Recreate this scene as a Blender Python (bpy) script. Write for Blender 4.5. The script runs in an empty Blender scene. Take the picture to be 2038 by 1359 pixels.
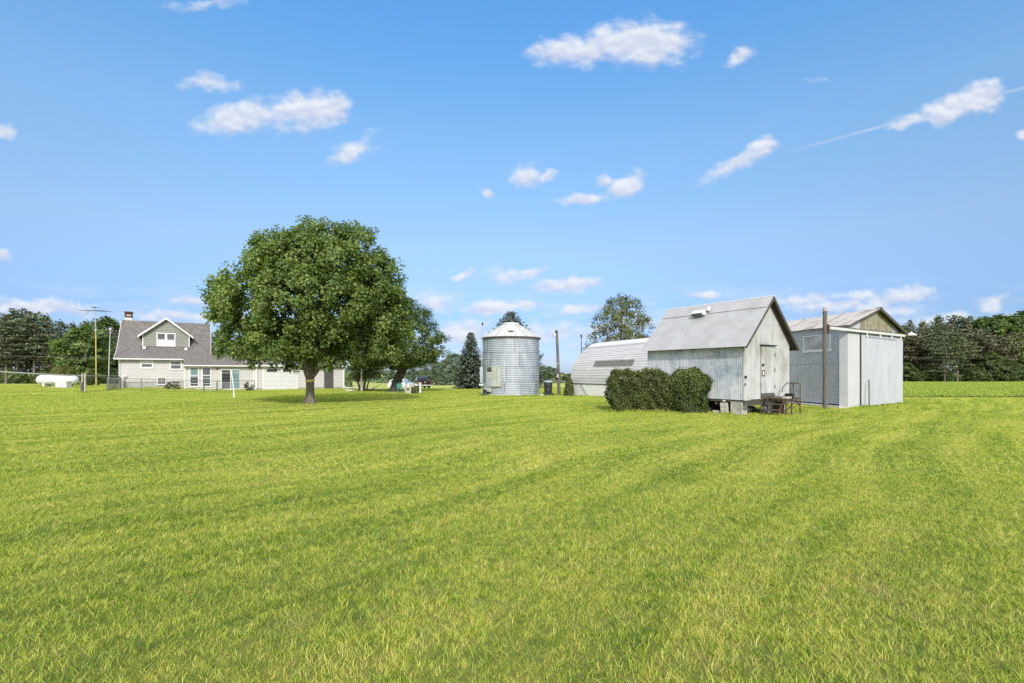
import bpy, math, random
import numpy as np
from mathutils import Vector, Matrix

R = math.radians
random.seed(7)
sc = bpy.context.scene

# ------------------------------------------------------------------ camera
F = 950.0          # focal length in photo pixels (photo 2038 wide)
CX, HY, CH = 1019.0, 740.0, 1.75
cam_d = bpy.data.cameras.new('camera')
cam = bpy.data.objects.new('camera', cam_d)
sc.collection.objects.link(cam)
cam.location = (0, 0, CH)
cam.rotation_euler = (R(90), 0, 0)
cam_d.sensor_width = 36.0
cam_d.lens = F / 2038 * 36.0
cam_d.shift_y = (HY - 679.5) / 2038
cam_d.clip_start = 0.05
cam_d.clip_end = 3000
sc.camera = cam

# ------------------------------------------------------------------ light and exposure
SUN_EL = R(35)
SUN_H = Vector((0.10, -0.995))       # horizontal direction towards the sun (behind the camera, to its right)
SUN_H.normalize()
sun_d = bpy.data.lights.new('sun', 'SUN')
sun_d.energy = 2.8
sun_d.angle = R(4.0)
sun_d.color = (1.0, 0.955, 0.88)
sun = bpy.data.objects.new('sun', sun_d)
sc.collection.objects.link(sun)
to_sun = Vector((SUN_H.x * math.cos(SUN_EL), SUN_H.y * math.cos(SUN_EL), math.sin(SUN_EL)))
sun.rotation_euler = to_sun.to_track_quat('Z', 'Y').to_euler()
sun.location = to_sun * 60
sc.view_settings.view_transform = 'Standard'
sc.view_settings.look = 'None'
sc.view_settings.exposure = 0.5
sc.view_settings.gamma = 1.0
sc.cycles.max_bounces = 5
sc.cycles.diffuse_bounces = 3
sc.cycles.glossy_bounces = 2
sc.cycles.transmission_bounces = 3
sc.cycles.transparent_max_bounces = 6
sc.cycles.use_denoising = False

# ------------------------------------------------------------------ world: sky with clouds
SKY_STR = 0.1
world = bpy.data.worlds.new('World')
sc.world = world
world.use_nodes = True
nt = world.node_tree
nt.nodes.clear()


def N(tree, typ, ins=None, **props):
    n = tree.nodes.new(typ)
    for k, v in props.items():
        setattr(n, k, v)
    if ins:
        for k, v in ins.items():
            s = n.inputs[k]
            if isinstance(v, bpy.types.NodeSocket):
                tree.links.new(v, s)
            else:
                s.default_value = v
    return n


def M(tree, op, a, b=None, c=None, clamp=False):
    n = tree.nodes.new('ShaderNodeMath')
    n.operation = op
    n.use_clamp = clamp
    for i, v in enumerate((a, b, c)):
        if v is None:
            continue
        if isinstance(v, bpy.types.NodeSocket):
            tree.links.new(v, n.inputs[i])
        else:
            n.inputs[i].default_value = v
    return n.outputs[0]


def ramp(tree, fac, stops, interp='LINEAR'):
    n = tree.nodes.new('ShaderNodeValToRGB')
    n.color_ramp.interpolation = interp
    el = n.color_ramp.elements
    while len(el) > 1:
        el.remove(el[-1])
    for i, (p, c) in enumerate(stops):
        e = el[0] if i == 0 else el.new(p)
        e.position = p
        e.color = (c[0], c[1], c[2], 1) if not isinstance(c, (int, float)) else (c, c, c, 1)
    if fac is not None:
        tree.links.new(fac, n.inputs[0])
    return n.outputs[0]


def mixc(tree, fac, a, b, blend='MIX'):
    n = tree.nodes.new('ShaderNodeMix')
    n.data_type = 'RGBA'
    n.blend_type = blend
    for s, v in ((n.inputs[0], fac), (n.inputs[6], a), (n.inputs[7], b)):
        if isinstance(v, bpy.types.NodeSocket):
            tree.links.new(v, s)
        elif isinstance(v, (int, float)):
            s.default_value = v
        else:
            s.default_value = (v[0], v[1], v[2], 1)
    return n.outputs[2]


sky = N(nt, 'ShaderNodeTexSky', sky_type='NISHITA', sun_disc=False, sun_elevation=SUN_EL,
        sun_rotation=math.atan2(SUN_H.x, SUN_H.y), air_density=1.0, dust_density=0.6, ozone_density=1.5)
tc = N(nt, 'ShaderNodeTexCoord')
sep = N(nt, 'ShaderNodeSeparateXYZ', {0: tc.outputs['Generated']})
dx, dy, dz = sep.outputs
# colour correction of the sky by elevation: deeper blue aloft, clearer towards the horizon
SKY_TINT = [(0.0, (.60, .80, 1.35)), (.05, (.55, .68, 1.08)), (.1, (.56, .69, .98)), (.242, (1.10, 1.15, 1.20)),
            (.423, (1.27, 1.60, 1.67)), (.614, (.95, 1.78, 2.17)), (1.0, (1.3, 2.0, 2.2))]
tint = ramp(nt, M(nt, 'MAXIMUM', dz, 0.0), [(p, tuple(v / 4 for v in c)) for p, c in SKY_TINT])
tint4 = N(nt, 'ShaderNodeVectorMath', {0: tint, 'Scale': 4.0}, operation='SCALE').outputs[0]
sky_col = mixc(nt, 1.0, sky.outputs[0], tint4, 'MULTIPLY')

# clouds: soft masses fixed by direction in the northern half of the sky dome
front = M(nt, 'MAXIMUM', dy, 0.02)
ax = M(nt, 'MULTIPLY_ADD', M(nt, 'DIVIDE', dx, front), 9.5, 10.19)
az = M(nt, 'MULTIPLY_ADD', M(nt, 'DIVIDE', dz, front), 9.5, 0.0)
cp = N(nt, 'ShaderNodeCombineXYZ', {0: ax, 1: az}).outputs[0]
warp = N(nt, 'ShaderNodeTexNoise', {'Vector': cp, 'Scale': 1.1, 'Detail': 3.0, 'Roughness': .55})
wv = N(nt, 'ShaderNodeVectorMath', {0: N(nt, 'ShaderNodeVectorMath', {0: warp.outputs['Color'], 1: (.5, .5, .5)}, operation='SUBTRACT').outputs[0], 'Scale': .55}, operation='SCALE').outputs[0]
cpw = N(nt, 'ShaderNodeVectorMath', {0: cp, 1: wv}, operation='ADD').outputs[0]
CLOUDS = [  # cx, cy (sky coordinates), rx, ry, tilt, weight
    (1185, 92, 140, 40, 6, 1), (1270, 88, 115, 58, 0, 1.1), (1110, 95, 75, 22, 10, .9), (1345, 85, 50, 40, 10, .9),
    (1477, 115, 40, 17, 25, .8), (420, 168, 72, 20, 0, .62), (475, 236, 100, 36, 12, 1), (600, 222, 85, 46, 5, .95),
    (650, 220, 55, 36, 15, 1), (590, 195, 40, 22, 0, .8), (700, 292, 66, 26, 20, .66), (3, 265, 30, 18, 0, .9),
    (1905, 207, 105, 34, 18, 1.05), (1955, 190, 52, 38, 15, 1.05), (1810, 236, 66, 18, 10, .9), (1518, 298, 42, 28, 35, .95),
    (1462, 332, 75, 20, 25, .8), (1050, 352, 38, 24, 20, .85), (1245, 368, 56, 26, 30, .95), (1160, 395, 60, 16, 5, .9),
    (1200, 358, 24, 18, 0, .7), (965, 380, 12, 20, 70, .7), (1092, 348, 16, 12, 0, .7), (3, 510, 22, 16, 0, .85),
    (1130, 567, 75, 16, 0, .85), (1160, 559, 40, 18, 0, .95), (920, 553, 28, 13, 10, .75), (1055, 541, 36, 16, 15, .75),
    (1000, 544, 50, 20, 0, .55), (1000, 608, 85, 19, 5, 1), (1042, 603, 40, 16, 0, .95), (70, 612, 160, 22, -3, .9),
    (380, 595, 50, 16, 8, .75), (330, 632, 110, 14, 0, .8), (925, 662, 75, 32, 10, .9), (1160, 613, 55, 18, 5, .8),
    (1600, 592, 95, 15, 0, .7), (1760, 592, 120, 22, 0, .72), (1825, 580, 45, 20, 5, .78), (1970, 600, 44, 20, 22, .85),
    (1400, 585, 50, 14, 0, .65), (1690, 612, 190, 18, 0, .72), (868, 606, 50, 24, 0, .7), (2036, 268, 16, 11, 0, .7),
    (1860, 640, 110, 16, 0, .7), (1100, 665, 170, 30, 0, .55), (500, 640, 120, 20, 0, .6), (400, 8, 90, 12, 0, .4),
    (1640, 165, 20, 5, 0, .2)]
dens = None
local_y = None
for (cx, cy, rx, ry, tl, wt) in CLOUDS:
    c, s_ = math.cos(R(tl)), math.sin(R(tl))
    px_, pz_ = cx / 100, (HY - cy) / 100
    mp = N(nt, 'ShaderNodeMapping', {'Vector': cpw, 'Location': (px_, pz_, 0), 'Rotation': (0, 0, R(tl)), 'Scale': (rx / 100, ry / 100, 1)}, vector_type='TEXTURE')
    ln = N(nt, 'ShaderNodeVectorMath', {0: mp.outputs[0]}, operation='LENGTH').outputs['Value']
    d = M(nt, 'MULTIPLY', M(nt, 'SUBTRACT', 1.0, ln), wt)
    ly = N(nt, 'ShaderNodeSeparateXYZ', {0: mp.outputs[0]}).outputs[1]
    if dens is None:
        dens, local_y = d, ly
    else:
        sel = N(nt, 'ShaderNodeMapRange', {0: M(nt, 'SUBTRACT', d, dens), 1: -.15, 2: .15}).outputs[0]
        local_y = M(nt, 'MULTIPLY_ADD', M(nt, 'SUBTRACT', ly, local_y), sel, local_y)
        dens = M(nt, 'SMOOTH_MAX', dens, d, .12)
stretch = N(nt, 'ShaderNodeMapping', {'Vector': cp, 'Scale': (1.0, 1.5, 1.0)}).outputs[0]
fb = N(nt, 'ShaderNodeTexNoise', {'Vector': stretch, 'Scale': 2.1, 'Detail': 8.0, 'Roughness': .56}).outputs['Fac']
up = N(nt, 'ShaderNodeVectorMath', {0: stretch, 1: (.05, .16, 0)}, operation='ADD').outputs[0]
fb2 = N(nt, 'ShaderNodeTexNoise', {'Vector': up, 'Scale': 2.1, 'Detail': 6.0, 'Roughness': .52}).outputs['Fac']
dn = M(nt, 'ADD', dens, M(nt, 'MULTIPLY', M(nt, 'SUBTRACT', fb, .5), 1.25))
alpha = N(nt, 'ShaderNodeMapRange', {0: dn, 1: -.10, 2: .66, 3: 0.0, 4: .88}, interpolation_type='SMOOTHSTEP').outputs[0]
# low streaky veil above the horizon
vs = N(nt, 'ShaderNodeMapping', {'Vector': cp, 'Scale': (.5, 2.6, 1.0)}).outputs[0]
veil = N(nt, 'ShaderNodeTexNoise', {'Vector': vs, 'Scale': 1.3, 'Detail': 6.0, 'Roughness': .6}).outputs['Fac']
vh = N(nt, 'ShaderNodeMapRange', {0: az, 1: .55, 2: 2.1, 3: .62, 4: 0.0}, interpolation_type='SMOOTHSTEP').outputs[0]
veil_a = M(nt, 'MULTIPLY', N(nt, 'ShaderNodeMapRange', {0: veil, 1: .42, 2: .68, 3: 0.0, 4: 1.0}, interpolation_type='SMOOTHSTEP').outputs[0], vh)
# a thin condensation trail crossing to the right
tl_ = M(nt, 'ABSOLUTE', M(nt, 'SUBTRACT', M(nt, 'SUBTRACT', az, 4.33), M(nt, 'MULTIPLY', M(nt, 'SUBTRACT', ax, 15.5), .272)))
trail = M(nt, 'MULTIPLY', N(nt, 'ShaderNodeMapRange', {0: tl_, 1: .012, 2: .045, 3: .33, 4: 0.0}).outputs[0],
          N(nt, 'ShaderNodeMapRange', {0: ax, 1: 15.3, 2: 16.6, 3: 0.0, 4: 1.0}).outputs[0])
a_all = M(nt, 'MAXIMUM', M(nt, 'MAXIMUM', alpha, veil_a), trail)
a_all = M(nt, 'MULTIPLY', a_all, M(nt, 'GREATER_THAN', dy, .05))
lit = N(nt, 'ShaderNodeMapRange', {0: M(nt, 'SUBTRACT', fb, fb2), 1: -.10, 2: .14, 3: -.25, 4: .35}).outputs[0]
lit = M(nt, 'ADD', M(nt, 'MULTIPLY_ADD', local_y, .42, .50), lit, clamp=True)
ccol = ramp(nt, lit, [(0.0, (.60, .645, .80)), (.45, (.74, .775, .88)), (1.0, (.90, .92, .955))])
ccol = N(nt, 'ShaderNodeVectorMath', {0: ccol, 'Scale': .72 / SKY_STR}, operation='SCALE').outputs[0]
final = mixc(nt, a_all, sky_col, ccol)
# unseen bright cloud added overhead and behind the camera as soft fill light
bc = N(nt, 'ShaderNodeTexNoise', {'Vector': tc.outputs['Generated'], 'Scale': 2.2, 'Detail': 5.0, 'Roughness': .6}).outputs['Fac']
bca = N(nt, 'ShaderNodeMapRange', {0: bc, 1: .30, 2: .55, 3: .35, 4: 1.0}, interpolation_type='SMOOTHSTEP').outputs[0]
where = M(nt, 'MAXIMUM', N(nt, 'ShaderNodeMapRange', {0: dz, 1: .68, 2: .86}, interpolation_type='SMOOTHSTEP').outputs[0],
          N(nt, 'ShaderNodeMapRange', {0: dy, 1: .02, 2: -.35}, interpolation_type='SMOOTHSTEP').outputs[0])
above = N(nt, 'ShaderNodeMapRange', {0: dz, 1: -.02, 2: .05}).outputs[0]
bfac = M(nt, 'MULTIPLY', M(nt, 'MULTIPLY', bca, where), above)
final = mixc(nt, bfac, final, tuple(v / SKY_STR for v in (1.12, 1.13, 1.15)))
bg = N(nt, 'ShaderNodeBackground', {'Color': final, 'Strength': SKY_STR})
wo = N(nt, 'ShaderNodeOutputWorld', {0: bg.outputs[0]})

# ------------------------------------------------------------------ helpers
COL = sc.collection


def rx(px):
    return (px - CX) / F


def P(px, py, Y):
    return Vector((rx(px) * Y, Y, CH + (HY - py) / F * Y))


def sst(x, a, b):
    t = np.clip((np.asarray(x, float) - a) / (b - a), 0, 1)
    return t * t * (3 - 2 * t)


def g(x, y):
    """height of the lawn"""
    x = np.asarray(x, float)
    y = np.asarray(y, float)
    lat = -.2 + .35 * (1 - sst(x, -36, -27))
    z = sst(y, 28, 47) * lat
    z = z - .012 * np.clip(y - 58, 0, 75)
    z = z - .5 * np.exp(-((x + 15) / 9) ** 2) * sst(y, 50, 72)
    z = z + .05 * np.sin(x * .11 + 1.3) * np.sin(y * .09) * sst(y, 8, 25)
    return z


def G(px, Y, dz=0.0):
    x = rx(px) * Y
    return Vector((x, Y, float(g(x, Y)) + dz))


def tag(o, label=None, cat=None, group=None, kind=None):
    if label: o['label'] = label
    if cat: o['category'] = cat
    if group: o['group'] = group
    if kind: o['kind'] = kind
    return o


def thing(name, label, cat, loc=(0, 0, 0), rotz=0.0, group=None):
    o = bpy.data.objects.new(name, None)
    o.empty_display_size = .3
    COL.objects.link(o)
    o.location = loc
    o.rotation_euler = (0, 0, rotz)
    return tag(o, label, cat, group)


def copy_tree(root, loc, rotz=None, scale=None, label=None):
    def cp(o, par):
        c = o.copy()
        COL.objects.link(c)
        if par is not None:
            c.parent = par
        for ch in o.children:
            cp(ch, c)
        return c
    r = cp(root, None)
    r.location = loc
    if rotz is not None: r.rotation_euler = (0, 0, rotz)
    if scale is not None: r.scale = scale
    if label: r['label'] = label
    return r


class MB:
    def __init__(self):
        self.v = []
        self.f = []

    def add(self, vs, fs):
        b = len(self.v)
        self.v += [tuple(v) for v in vs]
        self.f += [tuple(i + b for i in f) for f in fs]
        return self

    def quad(self, *p):
        return self.add(p, [tuple(range(len(p)))])

    def box(self, x0, x1, y0, y1, z0, z1):
        return self.add([(x0, y0, z0), (x1, y0, z0), (x1, y1, z0), (x0, y1, z0), (x0, y0, z1), (x1, y0, z1), (x1, y1, z1), (x0, y1, z1)],
                        [(3, 2, 1, 0), (4, 5, 6, 7), (0, 1, 5, 4), (1, 2, 6, 5), (2, 3, 7, 6), (3, 0, 4, 7)])

    def obox(self, c, size, m):
        """box of size (x,y,z) centred at c, turned by matrix m"""
        h = Vector(size) / 2
        vs = [Vector(c) + m @ Vector((sx * h.x, sy * h.y, sz * h.z)) for sz in (-1, 1) for sx, sy in ((-1, -1), (1, -1), (1, 1), (-1, 1))]
        return self.add(vs, [(3, 2, 1, 0), (4, 5, 6, 7), (0, 1, 5, 4), (1, 2, 6, 5), (2, 3, 7, 6), (3, 0, 4, 7)])

    def bar(self, a, b, w, h=None):
        """square bar from a to b"""
        a, b = Vector(a), Vector(b)
        d = b - a
        q = d.to_track_quat('X', 'Z').to_matrix()
        return self.obox((a + b) / 2, (d.length, w, h or w), q)

    def tube(self, pts, rad, n=8, cap=True):
        pts = [Vector(p) for p in pts]
        if isinstance(rad, (int, float)):
            rad = [rad] * len(pts)
        vs, fs = [], []
        ref = None
        for i, p in enumerate(pts):
            d = (pts[min(i + 1, len(pts) - 1)] - pts[max(i - 1, 0)]).normalized()
            if ref is None:
                ref = Vector((0, 0, 1)) if abs(d.z) < .9 else Vector((1, 0, 0))
            s = d.cross(ref)
            if s.length < 1e-5:
                s = d.orthogonal()
            s.normalize()
            t = s.cross(d).normalized()
            ref = t
            for k in range(n):
                an = 2 * math.pi * k / n
                vs.append(p + (s * math.cos(an) + t * math.sin(an)) * rad[i])
        for i in range(len(pts) - 1):
            for k in range(n):
                a, b = i * n + k, i * n + (k + 1) % n
                fs.append((a, b, b + n, a + n))
        if cap:
            fs.append(tuple(range(n - 1, -1, -1)))
            fs.append(tuple(range((len(pts) - 1) * n, len(pts) * n)))
        return self.add(vs, fs)

    def lathe(self, prof, c=(0, 0, 0), n=24, a0=0.0, cap=True):
        c = Vector(c)
        vs = [c + Vector((r * math.cos(a0 + 2 * math.pi * k / n), r * math.sin(a0 + 2 * math.pi * k / n), z)) for r, z in prof for k in range(n)]
        fs = []
        for i in range(len(prof) - 1):
            for k in range(n):
                a, b = i * n + k, i * n + (k + 1) % n
                fs.append((a, b, b + n, a + n))
        if cap:
            fs.append(tuple(range(n - 1, -1, -1)))
            fs.append(tuple(range((len(prof) - 1) * n, len(prof) * n)))
        return self.add(vs, fs)

    def prism(self, poly, fn, d0, d1):
        """extrude polygon (list of 2-D points) along a depth: fn(u, v, d) -> xyz"""
        n = len(poly)
        vs = [fn(u, v, d0) for u, v in poly] + [fn(u, v, d1) for u, v in poly]
        fs = [tuple(range(n - 1, -1, -1)), tuple(range(n, 2 * n))] + [(i, (i + 1) % n, (i + 1) % n + n, i + n) for i in range(n)]
        return self.add(vs, fs)

    def corr(self, A0, A1, B0, B1, nrm, period=.085, amp=.012, rows=1, seg=6):
        """corrugated sheet: ribs run from edge A to edge B"""
        A0, A1, B0, B1, nrm = map(Vector, (A0, A1, B0, B1, nrm))
        L = max((A1 - A0).length, (B1 - B0).length)
        n = max(2, int(L / period * seg))
        vs, fs = [], []
        for i in range(n + 1):
            t = i / n
            off = nrm * (amp * math.sin(2 * math.pi * L * t / period))
            a, b = A0.lerp(A1, t) + off, B0.lerp(B1, t) + off
            for r in range(rows + 1):
                vs.append(a.lerp(b, r / rows))
        m = rows + 1
        for i in range(n):
            for r in range(rows):
                a = i * m + r
                fs.append((a, a + m, a + m + 1, a + 1))
        return self.add(vs, fs)

    def lap(self, z0, z1, xr, fn, pitch=.165, lip=.026):
        """lap siding: xr(z) -> (left, right); fn(x, depth, z) -> xyz with depth towards the viewer"""
        z = z0
        while z < z1 - 1e-4:
            t = min(z + pitch, z1)
            a0, a1 = xr(z)
            b0, b1 = xr(t)
            if a1 - a0 > .01:
                self.add([fn(a0, lip, z), fn(a1, lip, z), fn(b1, .001, t), fn(b0, .001, t), fn(a0, 0, z), fn(a1, 0, z)],
                         [(0, 1, 2, 3), (4, 5, 1, 0)])
            z = t
        return self

    def build(self, name, m, parent=None, smooth=None, label=None, mats=None):
        me = bpy.data.meshes.new(name)
        me.from_pydata(self.v, [], self.f)
        me.validate()
        me.update()
        if smooth is not None:
            me.polygons.foreach_set('use_smooth', [True] * len(me.polygons))
            me.set_sharp_from_angle(angle=R(smooth))
        o = bpy.data.objects.new(name, me)
        me.materials.append(m)
        COL.objects.link(o)
        if parent is not None:
            o.parent = parent
        if label: o['label'] = label
        return o


# ------------------------------------------------------------------ materials
def new_mat(name):
    m = bpy.data.materials.new(name)
    m.use_nodes = True
    t = m.node_tree
    t.nodes.clear()
    return m, t


def surf(name, stops, scale=3.0, stretch=(1, 1, 1), rough=.6, metal=0.0, bump=0.0, bscale=20.0, detail=6.0, fine=None, spec=.4, rr=None, coat=0.0, distort=0.0, second=None):
    """procedural surface: noise through a colour ramp; `second`: (scale, stretch, stops) multiplied on top"""
    m, t = new_mat(name)
    tc = N(t, 'ShaderNodeTexCoord').outputs['Object']
    mp = N(t, 'ShaderNodeMapping', {'Vector': tc, 'Scale': stretch}).outputs[0]
    nz = N(t, 'ShaderNodeTexNoise', {'Vector': mp, 'Scale': scale, 'Detail': detail, 'Roughness': .6, 'Distortion': distort}).outputs['Fac']
    col = ramp(t, nz, stops)
    for ss in (second or []):
        mp2 = N(t, 'ShaderNodeMapping', {'Vector': tc, 'Scale': ss[1]}).outputs[0]
        n2 = N(t, 'ShaderNodeTexNoise', {'Vector': mp2, 'Scale': ss[0], 'Detail': 5.0, 'Roughness': .6}).outputs['Fac']
        col = mixc(t, 1.0, col, ramp(t, n2, ss[2]), 'MULTIPLY')
    b = N(t, 'ShaderNodeBsdfPrincipled', {'Base Color': col, 'Roughness': rough, 'Metallic': metal, 'Specular IOR Level': spec, 'Coat Weight': coat})
    if rr:
        t.links.new(N(t, 'ShaderNodeMapRange', {0: nz, 1: .3, 2: .7, 3: rr[0], 4: rr[1]}).outputs[0], b.inputs['Roughness'])
    if bump:
        bn = N(t, 'ShaderNodeTexNoise', {'Vector': mp, 'Scale': bscale, 'Detail': 4.0}).outputs['Fac']
        t.links.new(N(t, 'ShaderNodeBump', {'Height': bn, 'Strength': bump, 'Distance': .02}).outputs[0], b.inputs['Normal'])
    N(t, 'ShaderNodeOutputMaterial', {0: b.outputs[0]})
    return m


def c3(a, b=None, c=None):
    if b is None: return [(0, a), (1, a)]
    if c is None: return [(.3, a), (.7, b)]
    return [(.28, a), (.5, b), (.72, c)]


MT = {}
MT['siding'] = surf('cream_siding', c3((.47, .45, .445), (.515, .495, .485)), 1.2, rough=.5, second=[(9, (.4, .4, 3), c3((.94, .94, .94), (1, 1, 1)))])
MT['siding_grey'] = surf('grey_green_siding', c3((.20, .205, .18), (.235, .24, .215)), 1.2, rough=.5)
MT['white'] = surf('white_paint', c3((.62, .62, .615), (.68, .68, .67)), 4, rough=.45)
MT['white_dirty'] = surf('weathered_white_paint', c3((.50, .505, .505), (.59, .595, .60)), 3, rough=.6)
MT['concrete'] = surf('grey_concrete', c3((.30, .30, .29), (.42, .41, .39)), 3, rough=.9, bump=.4)
MT['concrete_pale'] = surf('pale_concrete', c3((.42, .41, .37), (.58, .56, .50)), 4, rough=.9, bump=.5, second=[(2, (1, 1, 1), c3((.7, .7, .68), (1, 1, 1)))])
MT['block'] = surf('mossy_concrete_block', [(.25, (.17, .17, .13)), (.5, (.36, .35, .31)), (.7, (.50, .49, .45))], 5, rough=.95, bump=.6, bscale=40)
MT['shingle'] = surf('brown_grey_shingles', [(.3, (.080, .072, .068)), (.5, (.148, .135, .127)), (.7, (.245, .225, .212))], 7, (1, 1, 1), rough=.95, bump=.5, bscale=30, detail=9.0, second=[(.8, (1, 1, 1), c3((.85, .85, .85), (1.0, 1.0, 1.0)))])
MT['trim_dark'] = surf('dark_trim', c3((.03, .03, .03), (.06, .058, .055)), 4, rough=.7)
MT['brick'] = surf('dark_red_brick', [(.3, (.04, .018, .015)), (.6, (.10, .032, .026)), (.8, (.15, .07, .06))], 9, rough=.9)
MT['lead'] = surf('pale_flashing', c3((.5, .5, .5), (.65, .65, .65)), 5, rough=.5)


def glass_mat(name, base, rough=.06, spec=.6):
    m, t = new_mat(name)
    tc = N(t, 'ShaderNodeTexCoord').outputs['Object']
    nz = N(t, 'ShaderNodeTexNoise', {'Vector': tc, 'Scale': 1.7, 'Detail': 2.0}).outputs['Fac']
    col = ramp(t, nz, [(.3, tuple(v * .6 for v in base)), (.7, base)])
    b = N(t, 'ShaderNodeBsdfPrincipled', {'Base Color': col, 'Roughness': rough, 'Specular IOR Level': spec})
    bp = N(t, 'ShaderNodeBump', {'Height': nz, 'Strength': .04, 'Distance': .05}).outputs[0]
    t.links.new(bp, b.inputs['Normal'])
    N(t, 'ShaderNodeOutputMaterial', {0: b.outputs[0]})
    return m


MT['glass'] = glass_mat('window_glass', (.055, .07, .09), spec=1.0)
MT['glass_dark'] = glass_mat('dark_interior_glass', (.012, .012, .016))
MT['glass_sky_tint'] = glass_mat('glass_painted_reflection', (.20, .31, .36), .1)  # blue sky reflection is put into the base colour
MT['blind'] = surf('white_blind', c3((.58, .60, .64), (.68, .69, .72)), 2, rough=.6)
MT['door_dark'] = surf('charcoal_door_paint', c3((.062, .06, .058), (.085, .082, .08)), 2, rough=.5)
MT['screen'] = surf('purple_grey_screen', c3((.085, .08, .10), (.12, .115, .14)), 3, rough=.6)
MT['galv'] = surf('galvanised_steel', [(.25, (.36, .395, .445)), (.5, (.44, .475, .525)), (.75, (.54, .565, .605))], 2.2, (1, 1, .5), rough=.5, metal=.22, spec=.5, rr=(.36, .55), second=[(1.3, (3, 3, .5), c3((.8, .83, .86), (1, 1, 1))), (14, (1, 1, 1), c3((.9, .9, .92), (1, 1, 1)))])
MT['galv_roof'] = surf('galvanised_roof_steel', [(.25, (.48, .47, .475)), (.75, (.60, .59, .595))], 1.5, rough=.5, metal=.15, rr=(.4, .6), second=[(1.2, (2, 2, 2), c3((.85, .83, .82), (1, 1, 1)))])
MT['galv_door'] = surf('grey_green_painted_steel', c3((.36, .38, .35), (.47, .48, .45)), 2.5, rough=.5, metal=.1)
MT['alu_wall'] = surf('streaked_aluminium_paint', [(.30, (.40, .43, .475)), (.45, (.56, .58, .615)), (.62, (.67, .68, .71))], 1.6, (2.2, 2.2, .42), rough=.55, metal=.12, detail=8.0, rr=(.45, .7),
                      second=[(1.0, (.55, .55, .8), [(.36, (.52, .58, .63)), (.52, (1, 1, 1))]), (9, (2.5, 2.5, .10), [(.3, (.76, .78, .80)), (.6, (1, 1, 1))])])
MT['white_sheet'] = surf('chalky_white_panel', [(.3, (.31, .305, .28)), (.45, (.45, .452, .452)), (.65, (.51, .515, .535))], 1.1, (1.6, 1.6, .5), rough=.6, detail=8.0,
                        second=[(.9, (1, 1, .7), [(.34, (.70, .69, .645)), (.50, (1, 1, 1))]), (40, (1, 1, .4), c3((.9, .9, .88), (1, 1, 1)))])
MT['old_roof'] = surf('weathered_pale_metal_roof', [(.25, (.32, .312, .317)), (.5, (.375, .368, .374)), (.75, (.425, .418, .424))], 1.4, rough=.6, metal=.1, detail=8.0,
                     second=[(30, (1, 1, 1), [(.26, (.72, .68, .66)), (.36, (1, 1, 1))]), (3, (1, 1, 1), c3((.93, .92, .91), (1, 1, 1)))])
MT['rust_roof'] = surf('rust_streaked_metal_roof', [(.25, (.32, .30, .285)), (.5, (.40, .385, .365)), (.75, (.46, .445, .43))], 1.2, rough=.65, metal=.1, detail=8.0,
                      second=[(1.3, (.35, 2.6, .35), [(.34, (.50, .42, .41)), (.5, (1, 1, 1))]), (20, (1, 1, 1), c3((.86, .85, .84), (1, 1, 1)))])
MT['white_corr'] = surf('white_painted_corrugated_iron', [(.25, (.38, .395, .435)), (.5, (.43, .445, .49)), (.75, (.475, .49, .53))], 1.3, (1.5, 1.5, .5), rough=.5, metal=.08, detail=8.0,
                       second=[(3, (1, 1, .12), c3((.90, .90, .90), (1, 1, 1))), (9, (1, 1, 1), [(.24, (.62, .56, .52)), (.30, (1, 1, 1))])], bump=.25, bscale=1.6)
MT['white_wall'] = surf('white_flaking_panel', [(.3, (.46, .465, .49)), (.7, (.52, .52, .54))], 2, rough=.5, second=[(26, (1, 1, 1), [(.24, (.6, .58, .56)), (.31, (1, 1, 1))])])
MT['plywood'] = surf('mouldy_plywood', [(.3, (.15, .135, .085)), (.5, (.27, .25, .18)), (.7, (.34, .32, .25))], 2.5, (3, 3, .6), rough=.85, detail=9.0, second=[(11, (1, 1, .5), [(.3, (.45, .42, .35)), (.5, (1, 1, 1))])])
MT['wood_grey'] = surf('weathered_grey_wood', [(.3, (.07, .062, .055)), (.5, (.125, .112, .10)), (.7, (.19, .172, .155))], 5, (4, 4, .25), rough=.9, bump=.5, bscale=12)
MT['wood_dark'] = surf('dark_weathered_wood', [(.3, (.045, .04, .033)), (.7, (.11, .10, .085))], 5, (3, 3, .5), rough=.9, bump=.4)
MT['wood_pale'] = surf('pale_bleached_wood', [(.3, (.30, .26, .21)), (.7, (.48, .43, .37))], 5, (4, 4, .3), rough=.85, bump=.4)
MT['board_roof'] = surf('bleached_pinkish_boards', [(.25, (.42, .412, .425)), (.5, (.48, .472, .482)), (.75, (.53, .522, .53))], 1.4, (.7, .7, 2.5), rough=.7, detail=8.0, second=[(16, (.4, .4, 4), c3((.86, .85, .85), (1, 1, 1)))])
MT['opening_dark'] = surf('dark_opening_fill', [(.3, (.085, .085, .075)), (.7, (.19, .185, .165))], 6, rough=.95, bump=.4)
MT['rust'] = surf('rusty_angle_iron', [(.3, (.035, .020, .015)), (.6, (.085, .045, .03)), (.8, (.13, .07, .05))], 9, rough=.85)
MT['black'] = surf('black_metal', c3((.012, .012, .013), (.028, .028, .03)), 6, rough=.6)
MT['rubber'] = surf('black_rubber', c3((.012, .012, .012), (.02, .02, .02)), 6, rough=.8)
MT['iron'] = surf('sooty_iron_barrel', c3((.022, .023, .025), (.05, .05, .052)), 5, rough=.55, metal=.3)
MT['green_plinth'] = surf('dark_green_plinth', c3((.018, .03, .022), (.035, .05, .038)), 5, rough=.8)
MT['fence'] = surf('grey_green_fence_steel', c3((.11, .13, .13), (.17, .19, .19)), 6, rough=.5, metal=.4)
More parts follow.
